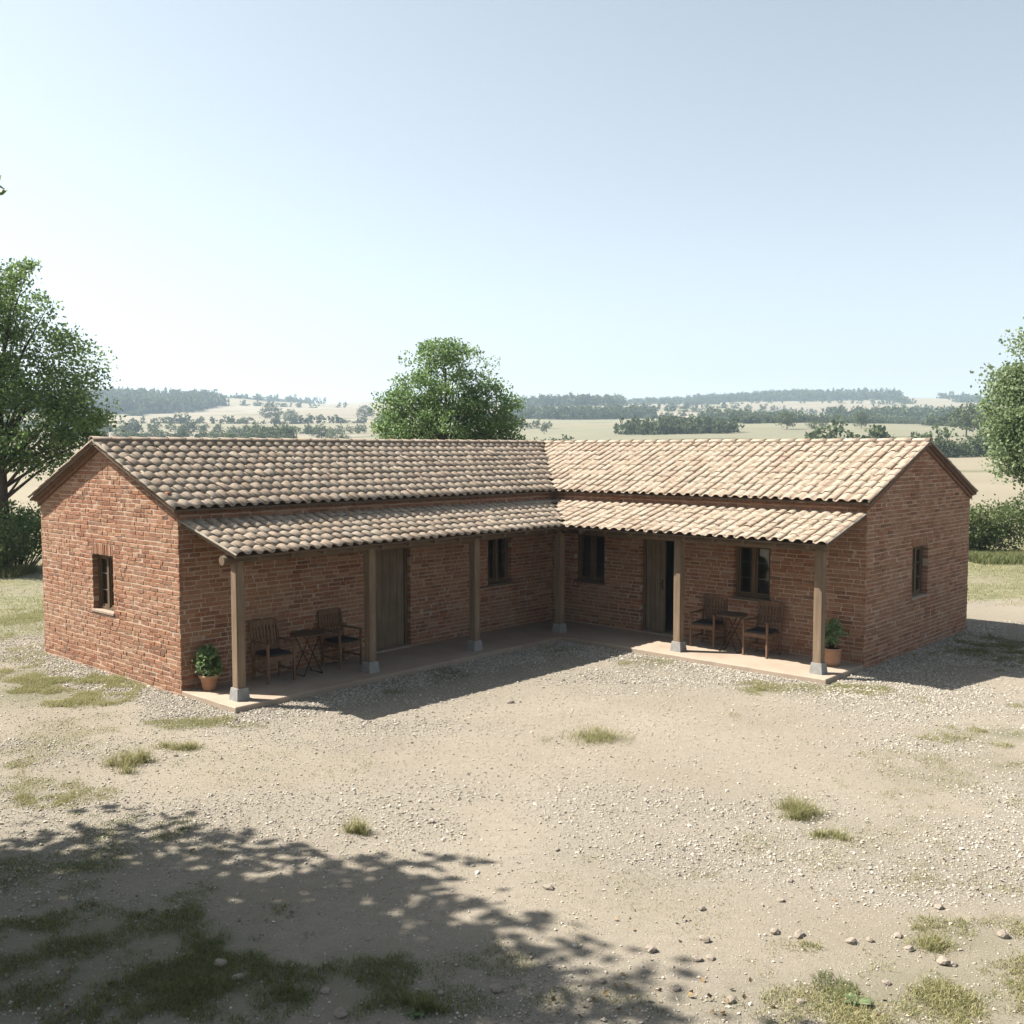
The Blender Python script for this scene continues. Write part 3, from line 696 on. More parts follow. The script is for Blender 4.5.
# ---- windows: built in wall coords, w = width, h = height, facing +y local, origin bottom centre
def window(wd, hg, pos, rz, sillmat, proud):
    fr = MB(); d0 = 0.0; fw = .055
    fr.box((-wd / 2, -.05, 0), (-wd / 2 + fw, .03, hg)); fr.box((wd / 2 - fw, -.05, 0), (wd / 2, .03, hg))
    fr.box((-wd / 2 + fw, -.049, hg - fw), (wd / 2 - fw, .029, hg)); fr.box((-wd / 2 + fw, -.049, 0), (wd / 2 - fw, .029, fw))
    fr.box((-.035, -.046, fw), (.035, .038, hg - fw))
    o = fr.build('window', M['wood_frame'], house, pos, (0, 0, rz))
    for s in (-1, 1):
        x0, x1 = (.037, wd / 2 - fw - .002); x0, x1 = (x0, x1) if s > 0 else (-x1, -x0)
        cw = .032; cs = MB()
        cs.box((x0, -.03, fw + .002), (x0 + cw, .012, hg - fw - .002)); cs.box((x1 - cw, -.03, fw + .002), (x1, .012, hg - fw - .002))
        cs.box((x0 + cw - .001, -.029, fw + .002), (x1 - cw + .001, .011, fw + .04)); cs.box((x0 + cw - .001, -.029, hg - fw - .04), (x1 - cw + .001, .011, hg - fw - .002))
        cs.build('casement', M['wood_frame'], o)
        for k in (1, 2):
            z = fw + (hg - 2 * fw) * k / 3; bars = MB(); bars.box((x0 + .031, -.018, z - .006), (x1 - .031, -.002, z + .006)); bars.build('glazing_bar', M['lead'], o)
        g = MB(); g.box((x0 + .028, -.026, fw + .03), (x1 - .028, -.021, hg - fw - .03)); g.build('pane', M['glass'], o)
    s = MB(); s.box((-wd / 2 - .03, .03, -.045), (wd / 2 + .03, .13 + proud, .003), bev=.006); s.build('sill', sillmat, o)
RE = .13
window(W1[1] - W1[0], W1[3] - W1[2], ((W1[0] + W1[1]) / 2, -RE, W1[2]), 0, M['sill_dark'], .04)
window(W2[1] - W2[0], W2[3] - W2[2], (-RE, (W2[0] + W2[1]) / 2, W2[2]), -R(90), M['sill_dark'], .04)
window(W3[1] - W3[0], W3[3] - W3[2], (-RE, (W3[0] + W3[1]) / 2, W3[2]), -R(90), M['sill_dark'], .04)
window(GWL[1] - GWL[0], GWL[3] - GWL[2], (LL - RE, -(GWL[0] + GWL[1]) / 2, GWL[2]), -R(90), M['sill'], .03)
window(GWR[1] - GWR[0], GWR[3] - GWR[2], (-(GWR[0] + GWR[1]) / 2, LR - RE, GWR[2]), 0, M['sill'], .03)
# timber lintels over courtyard openings sit just under the porch roof
# ---- doors
def door(wd, hg, pos, rz, double_open=False):
    fr = MB(); fw = .07
    fr.box((-wd / 2, -.06, 0), (-wd / 2 + fw, .03, hg)); fr.box((wd / 2 - fw, -.06, 0), (wd / 2, .03, hg)); fr.box((-wd / 2 + fw, -.059, hg - fw), (wd / 2 - fw, .029, hg))
    inner = wd - 2 * fw
    lf = MB()
    x0 = -inner / 2 + .003; lw = (inner - .006) if not double_open else .47
    if double_open: x0 = inner / 2 - .003 - lw        # left-hand leaf as seen from the courtyard
    n = 5 if not double_open else 4; pw = lw / n
    for k in range(n):
        lf.box((x0 + k * pw + .003, -.035, .01), (x0 + (k + 1) * pw - .003, .004 + brng.uniform(-.002, .003), hg - fw - .004), bev=.004)
    lf.box((x0, -.05, .25), (x0 + lw, -.036, .40)); lf.box((x0, -.05, hg - .5), (x0 + lw, -.036, hg - .36)); lf.box((x0 + .004, -.0345, .012), (x0 + lw - .004, -.012, hg - fw - .006))
    o = lf.build('door', M['wood_door'], house, pos, (0, 0, rz))
    fr.build('door_frame', M['wood_frame'], o)
    th = MB(); th.box((-wd / 2 - .02, -.25, -.045), (wd / 2 + .02, .16, .002), bev=.005); th.build('threshold', M['sill'], o)
    hd = MB(); hx = x0 + lw - .09 if not double_open else x0 + .06
    hd.box((hx - .018, .006, .92), (hx + .018, .014, 1.12)); hd.tube([(hx, .012, 1.03), (hx, .055, 1.03), (hx + .07 * (-1 if not double_open else 1), .055, 1.03)], .008, 6)
    hd.build('door_handle', M['metal'], o)
door(D1[1] - D1[0], D1[3] - D1[2], ((D1[0] + D1[1]) / 2, -.12, D1[2]), 0)
# right wing door: seen from the courtyard local -y of the rotated frame is to the left
door(D2[1] - D2[0], D2[3] - D2[2], (-.12, (D2[0] + D2[1]) / 2, D2[2]), -R(90), True)

# ------------------------------------------------------------------ porch furniture
def make_chair():
    t = empty('armchair'); W_, D_ = .25, .235; s = .042; AH = .66; H_ = 1.02
    lean = .10
    for sx in (-1, 1):
        m = MB(); m.box((sx * W_ - s / 2, D_ - s / 2, 0), (sx * W_ + s / 2, D_ + s / 2, AH - .012), bev=.005); m.build('leg', M['wood_chair'], t)
        m = MB(); m.bar((sx * W_, -D_, 0), (sx * W_, -D_, .44), s, s, bev=.005); m.bar((sx * W_, -D_, .43), (sx * W_, -D_ - lean, H_ - .05), s, s * .8, bev=.005); m.build('leg', M['wood_chair'], t)
        m = MB(); m.box((sx * W_ - .032, -D_ - .04, AH - .012), (sx * W_ + .032, D_ + .04, AH + .012), bev=.006); m.build('armrest', M['wood_chair'], t)
    m = MB()
    for z in (.40,):
        m.box((-W_ + s / 2, D_ - .012, z - .03), (W_ - s / 2, D_ + .012, z + .035)); m.box((-W_ + s / 2, -D_ - .012, z - .03), (W_ - s / 2, -D_ + .012, z + .035))
        for sx in (-1, 1): m.box((sx * W_ - .012, -D_ + s / 2, z - .03), (sx * W_ + .012, D_ - s / 2, z + .035))
    for k in range(6):
        y0 = -D_ + .005 + k * .077; m.box((-W_ + .014, y0, .436), (W_ - .014, y0 + .066, .452))
    st = m.build('seat', M['wood_chair'], t)
    m = MB(); m.box((-W_ + .03, -D_ + .02, .452), (W_ - .03, D_ - .005, .487), bev=.012); m.build('cushion', M['cushion'], st)
    m = MB()
    y_ = lambda z: -D_ - lean * (z - .43) / (H_ - .05 - .43)
    for (z0, z1) in ((.52, .57), (H_ - .13, H_ - .03)): m.bar((-W_ + s / 2, y_((z0 + z1) / 2), (z0 + z1) / 2), (W_ - s / 2, y_((z0 + z1) / 2), (z0 + z1) / 2), .024, z1 - z0)
    n = 7
    for k in range(n):
        x_ = -W_ + .055 + (2 * W_ - .11) * k / (n - 1); m.bar((x_, y_(.56), .56), (x_, y_(H_ - .12), H_ - .12), .034, .014)
    m.build('backrest', M['wood_chair'], t)
    m = MB()
    for sx in (-1, 1): m.box((sx * W_ - .01, -D_ + s / 2, .16), (sx * W_ + .01, D_ - s / 2, .195))
    m.box((-W_ + .01, -.012, .163), (W_ - .01, .012, .192)); m.build('stretcher', M['wood_chair'], t)
    return t
ch = make_chair()
spots = [(7.86, .45, 0, 'wooden armchair between the left potted shrub and the shaded round table'),
         (6.36, .37, 0, 'dark wooden armchair between the shaded round table and the closed plank door'),
         (.33, 4.30, 1, 'wooden armchair beside the half open door, left of the table on the sunny porch'),
         (.44, 5.54, 1, 'wooden armchair under the window edge, right of the table on the sunny porch')]
for i, (a_, b_, k, lab) in enumerate(spots):
    o = ch if i == 0 else copy_tree(ch)
    o.location = h2w(a_, b_, ZS); o.rotation_euler.z = HR + (0 if k == 0 else -R(90)) + (-.06, .05, .07, -.04)[i]
    setp(o, lab, 'chair', 'armchairs on the porch')
def make_table():
    t = empty('bistro_table'); r_ = .30
    m = MB(); m.lathe([(r_ - .006, .70), (r_, .704), (r_, .722), (r_ - .006, .726)], 32); m.build('table_top', M['wood_frame'], t)
    m = MB()
    for s in (-1, 1):
        m.tube([(-.19, s * .16, 0), (.17, s * .15, .70)], .0095, 6)
    m.build('leg_frame', M['metal'], t)
    m = MB()
    for s in (-1, 1):
        m.tube([(.19, s * .14, 0), (-.17, s * .13, .70)], .0095, 6)
    m.build('leg_frame', M['metal'], t)
    for pts in ([(-.19, -.16, .012), (-.19, .16, .012)], [(.19, -.14, .012), (.19, .14, .012)], [(0, -.155, .36), (0, .155, .36)]):
        m = MB(); m.tube(pts, .008, 6); m.build('cross_bar', M['metal'], t)
    return t
tb = make_table(); tb.location = h2w(7.20, .50, ZS); tb.rotation_euler.z = HR
setp(tb, 'round folding bistro table in deep shade between two armchairs by the left wing wall', 'table', 'bistro tables on the porch')
t2 = copy_tree(tb); t2.location = h2w(.50, 4.93, ZS); t2.rotation_euler.z = HR - R(90) + .1
setp(t2, 'round folding bistro table with sunlit legs standing below the right wing window', 'table', 'bistro tables on the porch')

# ------------------------------------------------------------------ foliage helpers
LEAFQ = np.array([(0, 0, 0), (.36, .45, .06), (0, 1.0, 0), (-.36, .45, .06)])
def rot_rand(n, r, zbias=0.0):
    """random orthonormal frames (n,3,3); rows = x,y,z axes"""
    y = r.normal(size=(n, 3)); y[:, 2] += zbias; y /= np.linalg.norm(y, axis=1)[:, None]
    t = r.normal(size=(n, 3)); t -= (t * y).sum(1)[:, None] * y; t /= np.linalg.norm(t, axis=1)[:, None]
    z = np.cross(t, y); return np.stack([t, y, z], 1)
def leaves(P, size, r, zbias=0.0, tmpl=LEAFQ):
    n = len(P); Fm = rot_rand(n, r, zbias); s = size * r.uniform(.65, 1.3, n)
    Vt = np.einsum('kj,njc->nkc', tmpl, Fm) * s[:, None, None] + P[:, None, :]
    V = Vt.reshape(-1, 3); b = np.arange(n)[:, None] * len(tmpl)
    return V, b + np.arange(len(tmpl))[None, :]
def crown_pts(r, blobs, nclump, per, csig, hollow=.35):
    """blobs: (cx,cy,cz,rx,ry,rz). clumps biased to the outside of each blob"""
    w_ = np.array([b[3] * b[4] * b[5] for b in blobs]) ** .7; w_ /= w_.sum(); cl = []
    for b, k in zip(blobs, (w_ * nclump).astype(int) + 1):
        d = r.normal(size=(k, 3)); d /= np.linalg.norm(d, axis=1)[:, None]
        rad = hollow + (1 - hollow) * r.random(k) ** .6
        cl.append(np.array(b[:3]) + d * rad[:, None] * np.array(b[3:6]))
    cl = np.concatenate(cl); cs = csig * r.uniform(.55, 1.25, len(cl))
    pts = np.repeat(cl, per, 0) + np.clip(r.normal(size=(len(cl) * per, 3)), -1.7, 1.7) * np.repeat(cs, per)[:, None] * np.array([1, 1, .62])
    return cl, pts
def make_tree(name, base, height, blobs, nclump, per, csig, leaf, mat, label, cat='tree', trunk_r=.2, trunk_h=2.2, seed=1, group=None, lean=(0, 0), clipf=None, grow=1.0):
    r = np.random.default_rng(seed); root = empty(name, base)
    setp(root, label, cat, group)
    blobs = [tuple(v * grow for v in b) for b in blobs]; height *= grow
    cl, pts = crown_pts(r, blobs, nclump, per, csig)
    if clipf is not None: pts = pts[clipf(pts)]
    V, F_ = leaves(pts, leaf, r, .1)
    np_mesh('crown', V, F_, mat, root)
    tm = MB(); top = Vector((lean[0], lean[1], height * .8))
    tp = [Vector((0, 0, -.15)), Vector((lean[0] * .2 + .04, 0, trunk_h * .5)), Vector((lean[0] * .4, lean[1] * .4, trunk_h)), Vector((lean[0] * .7, lean[1] * .7, height * .5)), top]
    tm.tube(tp, [trunk_r * 1.25, trunk_r, trunk_r * .85, trunk_r * .5, .03], 10)
    sel = r.choice(len(cl), min(len(cl), 60), replace=False)
    for i in sel:
        c_ = Vector(cl[i]); h0 = max(trunk_h * .75, min(height * .7, c_.z * .62)); f = min(1, (h0 - trunk_h) / max(.1, height * .8 - trunk_h)) if h0 > trunk_h else 0
        s0 = tp[2].lerp(top, max(0, f)); s0.z = h0
        mid = s0.lerp(c_, .5) + Vector((r.normal() * .15, r.normal() * .15, .18 * (c_ - s0).length * .4))
        rr = trunk_r * (.16 + .22 * r.random())
        tm.tube([s0, mid, c_], [rr, rr * .6, .012], 5, cap=False)
    tm.build('trunk', M['bark'], root)
    return root
def W(px, dep, z=0.0):
    return Vector((CX + (px - 512) / FPX * dep, CY + dep, float(terrain(CX + (px - 512) / FPX * dep, CY + dep)) + z))
# left tree behind the house
make_tree('broadleaf_tree', W(2, 33), 9.6,
          [(-.6, 0, 7.6, 2.0, 2.0, 2.1), (1.6, .3, 6.0, 1.7, 1.8, 1.5), (-2.2, 0, 5.6, 1.9, 2, 1.8), (.6, -.4, 4.6, 2.4, 2.2, 1.3), (2.6, 0, 4.7, 1.2, 1.3, 1.0), (.1, .2, 8.4, 1.3, 1.3, 1.4), (-1.5, 0, 4.0, 2, 2, 1.0), (1.1, 0, 3.4, .9, .9, .6)],
          250, 165, .34, .115, M['leaf_dark'], 'tall dark broadleaf tree behind the shrub at the left edge', trunk_r=.2, trunk_h=2.4, seed=3, grow=1.06)
make_tree('broadleaf_tree', W(446, 37), 8.5,
          [(.15, 0, 6.3, 1.75, 1.6, 1.55), (-1.3, 0, 5.2, 1.4, 1.5, 1.2), (1.5, 0, 5.3, 1.2, 1.5, 1.2), (0, 0, 4.4, 2.4, 2.0, 1.3), (-.1, 0, 7.2, .9, .9, .75), (1.9, .2, 4.2, .8, .8, .9), (-2.0, .2, 4.0, .75, .8, .8)],
          290, 115, .24, .10, M['leaf'], 'rounded bushy green tree rising behind the middle of the roof', trunk_r=.17, trunk_h=2.0, seed=5, grow=1.015)
make_tree('broadleaf_tree', W(1046, 31), 8.6,
          [(.2, 0, 6.6, 1.3, 1.5, 1.5), (-.7, 0, 5.3, 1.2, 1.5, 1.2), (.9, 0, 5.0, 1.5, 1.5, 1.5), (-.6, .1, 4.2, 1.1, 1.3, 1.0), (-.25, 0, 3.3, .8, 1.0, .8), (.5, 0, 7.6, .7, .7, .6)],
          220, 180, .32, .11, M['leaf_pale'], 'pale green tree at the right edge beyond the gable wall', trunk_r=.17, trunk_h=2.2, seed=8)
# tree to the left of the viewpoint whose shade falls across the foreground
def in_frame_margin(pts_w):
    v = pts_w - np.array([CX, CY, CZ]); f = np.array(fw_); dd = v @ f; xx = 512 + FPX * v[:, 0] / np.maximum(dd, .1)
    return (dd < .3) | (xx < -14)
fb = Vector((CX - 10.7, CY + 5.8, 0))
fore = make_tree('broadleaf_tree', (fb.x, fb.y, 0), 10.5,
          [(0, 0, 7.2, 4.3, 4.6, 2.6), (3.3, 1.2, 8.0, 1.8, 2.0, 1.5), (2.8, -2.2, 7.2, 2.8, 3.0, 2.0), (2.2, 3.2, 6.2, 2.5, 2.2, 1.6), (-2, 3, 6, 3, 3, 2), (4.4, -.6, 7.4, 1.4, 2.0, 1.3), (4.4, -2.8, 6.4, 1.7, 2.2, 1.6), (1.5, -4.5, 6.8, 3, 2.4, 2)],
          400, 210, .55, .22, M['leaf'], 'overhanging tree at the far left foreground, only a leafy twig tip in view', trunk_r=.3, trunk_h=3.0, seed=12,
          clipf=lambda P_: in_frame_margin(P_ + np.array([fb.x, fb.y, 0])))
sp_ = Vector((CX, CY, CZ)) + ray(2, 184) * 7.0 - Vector((fb.x, fb.y, 0)); rr_ = np.random.default_rng(4)
P_ = np.array([sp_]) + rr_.normal(size=(9, 3)) * np.array([.02, .04, .035]); P_[:, 0] -= .03
V_, F_ = leaves(P_, .075, rr_, -.6); np_mesh('twig_leaves', V_, F_, M['leaf'], fore)
m_ = MB(); m_.tube([(2.2, .6, 6.4), (3.6, .3, 6.2), tuple(sp_ + Vector((-.6, 0, .12))), tuple(sp_ + Vector((-.03, 0, .02)))], [.04, .02, .008, .003], 5); m_.build('twig', M['bark'], fore)

# shrubs and hedges
def make_bush(name, base, size, n, leaf, mat, label, cat, seed, group=None, blobs=None):
    r = np.random.default_rng(seed); root = empty(name, base); setp(root, label, cat, group)
    sx, sy, sz = size
    bl = blobs or [(r.uniform(-.35, .35) * sx, r.uniform(-.3, .3) * sy, sz * r.uniform(.35, .62), sx * r.uniform(.3, .5), sy * r.uniform(.35, .5), sz * r.uniform(.3, .45)) for _ in range(7)]
    cl, pts = crown_pts(r, bl, max(14, n // 70), 70, .14 * min(sx, sz) if min(sx, sz) > 1 else .10, .45)
    pts[:, 2] = np.maximum(pts[:, 2], .03 + r.random(len(pts)) * .2)
    V, F_ = leaves(pts, leaf, r, .5); np_mesh('foliage', V, F_, mat, root)
    st = MB()
    for i in range(min(14, len(cl))):
        c_ = Vector(cl[i]); b = Vector((c_.x * .35, c_.y * .35, -.05)); st.tube([b, b.lerp(c_, .5) + Vector((0, 0, .1)), c_], [.028, .018, .006], 5, cap=False)
    st.build('stem', M['bark'], root)
    return root
make_bush('shrub', W(8, 33.0), (3.2, 1.6, 2.1), 9000, .10, M['leaf_dark'], 'dark green shrub at the left edge beside the lit gable wall', 'shrub', 4)
make_bush('shrub', W(-30, 31.5), (2.2, 1.6, 1.7), 4000, .10, M['leaf_hedge'], 'lighter shrub cut off by the left edge below the tall tree', 'shrub', 14)
for i, (px, dp, sx, sz) in enumerate([(985, 37, 2.6, 1.9), (1040, 37.5, 3.0, 1.95)]):
    make_bush('hedge_shrub', W(px, dp), (sx, 1.5, sz), 8500, .095, M['leaf_hedge'],
              ['leafy hedge shrub just right of the gable wall', 'leafy hedge shrub cut off by the right edge'][i], 'shrub', 30 + i, 'hedge beyond the yard')
# long grass at the foot of the hedge is part of the rough grass below

# potted plants
def potted(name, loc, prof, soil_r, soil_z, n, size, leaf, label, seed, blobs):
    t = empty(name, loc); setp(t, label, 'potted plant', 'potted plants at the porch ends')
    m = MB(); m.lathe(prof, 28); m.build('pot', M['pot'], t)
    m = MB(); m.lathe([(soil_r, soil_z - .02), (soil_r, soil_z)], 20); m.build('soil', M['soil'], t)
    r = np.random.default_rng(seed)
    cl, pts = crown_pts(r, blobs, n // 22, 22, .045, .4); V, F_ = leaves(pts, leaf, r, .6); np_mesh('foliage', V, F_, M['leaf_pot'], t)
    st = MB()
    for i in range(16):
        c_ = Vector(cl[i % len(cl)]); st.tube([(c_.x * .15, c_.y * .15, soil_z - .01), (c_.x * .6, c_.y * .6, (soil_z + c_.z) / 2), c_], [.007, .005, .003], 5, cap=False)
    st.build('stem', M['bark'], t)
potted('potted_shrub', h2w(8.98, .28, ZS), [(.085, 0), (.10, .004), (.145, .21), (.165, .212), (.17, .262), (.152, .264), (.145, .23)], .144, .235, 1300, 0, .062,
       'tapered terracotta pot with a leafy green shrub at the sunlit left end of the porch', 5, [(0, 0, .46, .19, .19, .16), (-.03, .05, .56, .13, .13, .12), (.08, -.06, .36, .15, .15, .09), (.0, .0, .60, .06, .06, .08), (-.1, -.05, .38, .13, .13, .08)])
potted('potted_shrub', h2w(.42, 6.93, ZS), [(.10, 0), (.13, .01), (.155, .10), (.168, .30), (.175, .302), (.175, .325), (.158, .327), (.155, .29)], .156, .30, 1300, 0, .052,
       'rounded terracotta pot with a dark bushy plant behind the right-hand end post', 6, [(0, 0, .56, .18, .18, .20), (.06, .05, .68, .14, .14, .13), (-.07, -.04, .62, .14, .14, .12), (-.05, -.03, .45, .20, .20, .10)])

# ------------------------------------------------------------------ countryside
def far_template(seed, n, leaf, kind):
    r = np.random.default_rng(seed)
    if kind == 'round': bl = [(0, 0, .55, .42, .42, .38), (.2, .1, .4, .33, .33, .3), (-.22, 0, .42, .3, .3, .32), (0, -.1, .78, .25, .25, .2)]
    elif kind == 'bush': bl = [(0, 0, .4, .55, .5, .38), (.4, 0, .3, .4, .4, .28), (-.4, .1, .35, .4, .4, .32)]
    else: bl = [(0, 0, .35, .25, .25, .3), (0, 0, .65, .17, .17, .3)]
    cl, pts = crown_pts(r, bl, n // 12, 12, .07, .5); pts[:, 2] = np.clip(pts[:, 2], .02, 1.2)
    return leaves(pts, leaf, r)
TM = [far_template(100 + i, 330, .115, k) for i, k in enumerate(['round', 'bush', 'round', 'tall', 'bush'])]
TMs = [far_template(120 + i, 110, .19, k) for i, k in enumerate(['round', 'bush', 'round', 'tall', 'bush'])]
def merged(name, items, label, tset=None, mat=None):
    """items: (x, y, height, width scale, template)"""
    tset = tset or TM; Vs, Fs = [], []; off = 0; r = np.random.default_rng(len(items))
    for (x, y, h, wd, k) in items:
        V, F_ = tset[k % len(tset)]; an = r.random() * 6.28; c_, s_ = math.cos(an), math.sin(an)
        z = float(terrain(x, y)) - .05 * h
        P_ = np.stack([(V[:, 0] * c_ - V[:, 1] * s_) * wd + x, (V[:, 0] * s_ + V[:, 1] * c_) * wd + y, V[:, 2] * h + z], -1)
        Vs.append(P_); Fs.append(F_ + off); off += len(V)
    o = np_mesh(name, np.concatenate(Vs), np.concatenate(Fs), mat or M['leaf_far']); setp(o, label, name.replace('_', ' '), None, 'stuff'); return o
# hedgerows on field boundaries
hr = np.random.default_rng(21)
N_ = 420000
hx = hr.uniform(-1.0, 1.0, N_); hd = 170 + (hr.random(N_) ** 1.0) * 1450
hx = CX + hx * hd * .62; hy = CY + hd
bi, si, ed = field_cells(hx, hy)
key = (np.minimum(bi, si) * 7919 + np.maximum(bi, si) * 104729) % 100
ok = (ed < 5) & (key < 48) & (hr.random(N_) < .30)
hx, hy, kk = hx[ok], hy[ok], key[ok]
mid_, far_ = [], []
for x, y, k in zip(hx, hy, kk):
    d = y - CY; big = (k % 3 == 0); h = hr.uniform(2.2, 4.0) * (1.7 if big and hr.random() < .4 else 1) * (1 + d / 1800)
    it = (x, y, h, h * hr.uniform(.8, 1.3), int(hr.integers(0, 5)))
    (mid_ if d < 480 else far_).append(it)
hr.shuffle(mid_); hr.shuffle(far_)
mid_ = [(a, b, c, d, int(e)) for a, b, c, d, e in mid_[:650]]; far_ = [(a, b, c, d, int(e)) for a, b, c, d, e in far_[:3000]]
print('hedges', len(mid_), len(far_))
merged('hedgerow', mid_, 'green hedgerows dividing the nearer straw coloured fields')
merged('hedgerow', far_, 'thin hazy hedgerows between the distant fields', TMs)
def wood_fill(n, x0, x1, y0, y1, hmin, hmax, seed, shape=None):
    r = np.random.default_rng(seed); out = []
    while len(out) < n:
        x, y = r.uniform(x0, x1), r.uniform(y0, y1)
        u_ = (x - (x0 + x1) / 2) / ((x1 - x0) / 2); v_ = (y - (y0 + y1) / 2) / ((y1 - y0) / 2)
        if u_ * u_ + v_ * v_ > 1 + .5 * (float(vnoise(x, y, 1 / 60., 3)) - .5): continue
        h = r.uniform(hmin, hmax); out.append((x, y, h, h * r.uniform(.6, .9), int(r.integers(0, 4))))
    return out
def az(px, d): return CX + (px - 512) / FPX * d
def wood(px0, px1, d0, d1, n, h0, h1, seed, label): merged('woodland', wood_fill(n, az(px0, (d0 + d1) / 2), az(px1, (d0 + d1) / 2), CY + d0, CY + d1, h0, h1, seed), label, TMs)
wood(40, 210, 700, 960, 900, 9, 13, 1, 'dark hazy wood on the hillside behind the tall left tree')
wood(690, 900, 1180, 1420, 800, 8, 12, 2, 'long dark wood along the hilltop above the right wing')
wood(516, 625, 900, 1080, 420, 8, 12, 3, 'wooded rise on the skyline just right of the middle tree')
wood(625, 720, 1150, 1350, 200, 6, 9, 4, 'thin strip of trees on the skyline above the roof valley side')
wood(820, 1010, 560, 680, 420, 6, 10, 6, 'band of green trees across the fields towards the pale right tree')
wood(500, 660, 620, 700, 260, 6, 9, 7, 'green belt of trees below the wooded rise')
wood(615, 740, 300, 330, 130, 3.5, 5.5, 8, 'bushy thicket peeping over the right wing ridge')
wood(690, 800, 520, 580, 130, 5, 8, 9, 'tree belt in the middle distance above the right wing')
wood(940, 1060, 1100, 1300, 200, 7, 10, 10, 'hazy trees on the skyline at the far right')
wood(200, 330, 1150, 1300, 160, 6, 10, 11, 'row of hazy trees on the left skyline')
# single bushes and trees standing in the fields
def far_thing(px, d, h, wd, k, label, seed, big=False):
    V, F_ = far_template(seed, 1500, .065, ['round', 'bush', 'tall'][k]); p = W(px, d)
    t = empty('field_tree' if k != 1 else 'field_bush', p); setp(t, label, 'tree' if k != 1 else 'bush', 'lone trees and bushes in the fields')
    r = np.random.default_rng(seed); V = V.copy(); V[:, 0] *= wd; V[:, 1] *= wd; V[:, 2] = V[:, 2] * h + (.04 * h if k != 1 else -.05 * h)
    np_mesh('crown', V, F_, M['leaf_far'], t)
    m = MB(); m.tube([(0, 0, -.3), (0, 0, h * .35), (.05 * wd, 0, h * .8)], [.05 * h * .5, .035 * h * .5, .05], 6); m.build('trunk', M['bark'], t)
far_thing(544, 330, 4.0, 2.2, 0, 'tiny lone tree in the pale field right of the middle tree', 201)
far_thing(965, 262, 8.8, 9.0, 0, 'big round tree standing in the field beyond the right gable', 202)
far_thing(786, 330, 6.0, 7.6, 0, 'broad pale bush just above the right wing ridge, left of two others', 203)
far_thing(818, 330, 4.4, 5.0, 1, 'small bush above the right wing ridge between two larger ones', 204)
far_thing(860, 335, 5.6, 6.0, 0, 'dark round bush above the right end of the ridge', 205)
far_thing(962, 205, 2.6, 5.5, 1, 'low green bush along the field edge beyond the right gable', 206)
far_thing(946, 203, 2.3, 4.5, 1, 'small low bush at the near field edge touching the gable apex', 207)
far_thing(980, 207, 2.4, 4.5, 1, 'low green bush at the field edge beneath the big round tree', 210)
for i, (px, h, wd) in enumerate([(128, 4.4, 4.5), (155, 3.6, 5.0), (185, 4.2, 5.5), (222, 5.4, 6.8), (240, 4.4, 5.0), (322, 5.2, 7.4), (338, 4.2, 5)]):
    far_thing(px, 330 + 6 * (i % 3), h, wd, 1 if i % 3 == 0 else 0,
              ['small grey-green tree behind the left end of the ridge', 'low bush second from the left above the left ridge', 'round bush third from the left above the left ridge',
               'largest bush of the row above the left ridge', 'bush at the right end of the row above the left ridge', 'round green bush alone above the ridge left of the middle tree', 'smaller bush touching the round one left of the middle tree'][i], 220 + i)
for i, (px, d, h, lab) in enumerate([(272, 620, 11, 'tall clump tree on the far left slope below the skyline row'), (292, 600, 8, 'small tree beside the tall clump on the far left slope'), (366, 640, 9, 'hazy tree at the left side of the middle tree crown')]):
    far_thing(px, d, h, h * 1.3, 0, lab, 240 + i)

# ------------------------------------------------------------------ grass
def blades(P, H, r, wdt=.006, lean=.5):
    """thin bent blades, three triangles each"""
    n = len(P); an = r.uniform(0, 6.283, n); h = H * r.uniform(.45, 1.25, n); ln = np.clip(r.normal(0, lean, (n, 2)), -1.3, 1.3) * h[:, None]
    d = np.stack([np.cos(an), np.sin(an), np.zeros(n)], -1) * wdt
    V = np.zeros((n, 5, 3)); mid = P.copy(); mid[:, :2] += ln * .4; mid[:, 2] += h * .62
    tip = P.copy(); tip[:, :2] += ln; tip[:, 2] += h * .95
    V[:, 0] = P + d; V[:, 1] = P - d; V[:, 2] = mid - d * .75; V[:, 3] = mid + d * .75; V[:, 4] = tip
    T = np.array([(0, 1, 2), (0, 2, 3), (3, 2, 4)])
    return V.reshape(-1, 3), (np.arange(n)[:, None, None] * 5 + T[None]).reshape(-1, 3)
r = np.random.default_rng(77)
for kd, mat, lab in ((0, M['grass'], 'sparse dry green grass patches in the sunlit gravel yard'), (1, M['grass_green'], 'greener grass growing in the shaded parts of the yard')):
    Ps, Hs = [], []
    for (cx, cy, rx, ry, dn, ht, k2) in GPw:
        if k2 != kd: continue
        dist = cy - CY; n = int(min(110000, dn * rx * max(ry, .08) * 3.1 * (13000 if kd == 0 else 15000) * (1 if dist < 12 else .8)))
        th = r.uniform(0, 6.283, n); q = np.sqrt(r.random(n)) * 1.25
        x = cx + np.cos(th) * q * rx; y = cy + np.sin(th) * q * ry
        keep = (fbm(x, y, 2.6, 61 + kd, 5) > .40 + .22 * q + .1 * (r.random(n) - .5) * 2) & ~inside_house(x, y)
        x, y = x[keep], y[keep]; Ps.append(np.stack([x, y, terrain(x, y) - .005], -1)); Hs.append(np.full(len(x), ht * .42) * (.5 + fbm(x, y, 4, 70, 2)))
    P_ = np.concatenate(Ps); H_ = np.concatenate(Hs); V, F_ = blades(P_, H_, r, .0030, .65)
    o = np_mesh('grass', V, F_, mat); setp(o, lab, 'grass', None, 'stuff'); print('grass', len(P_))
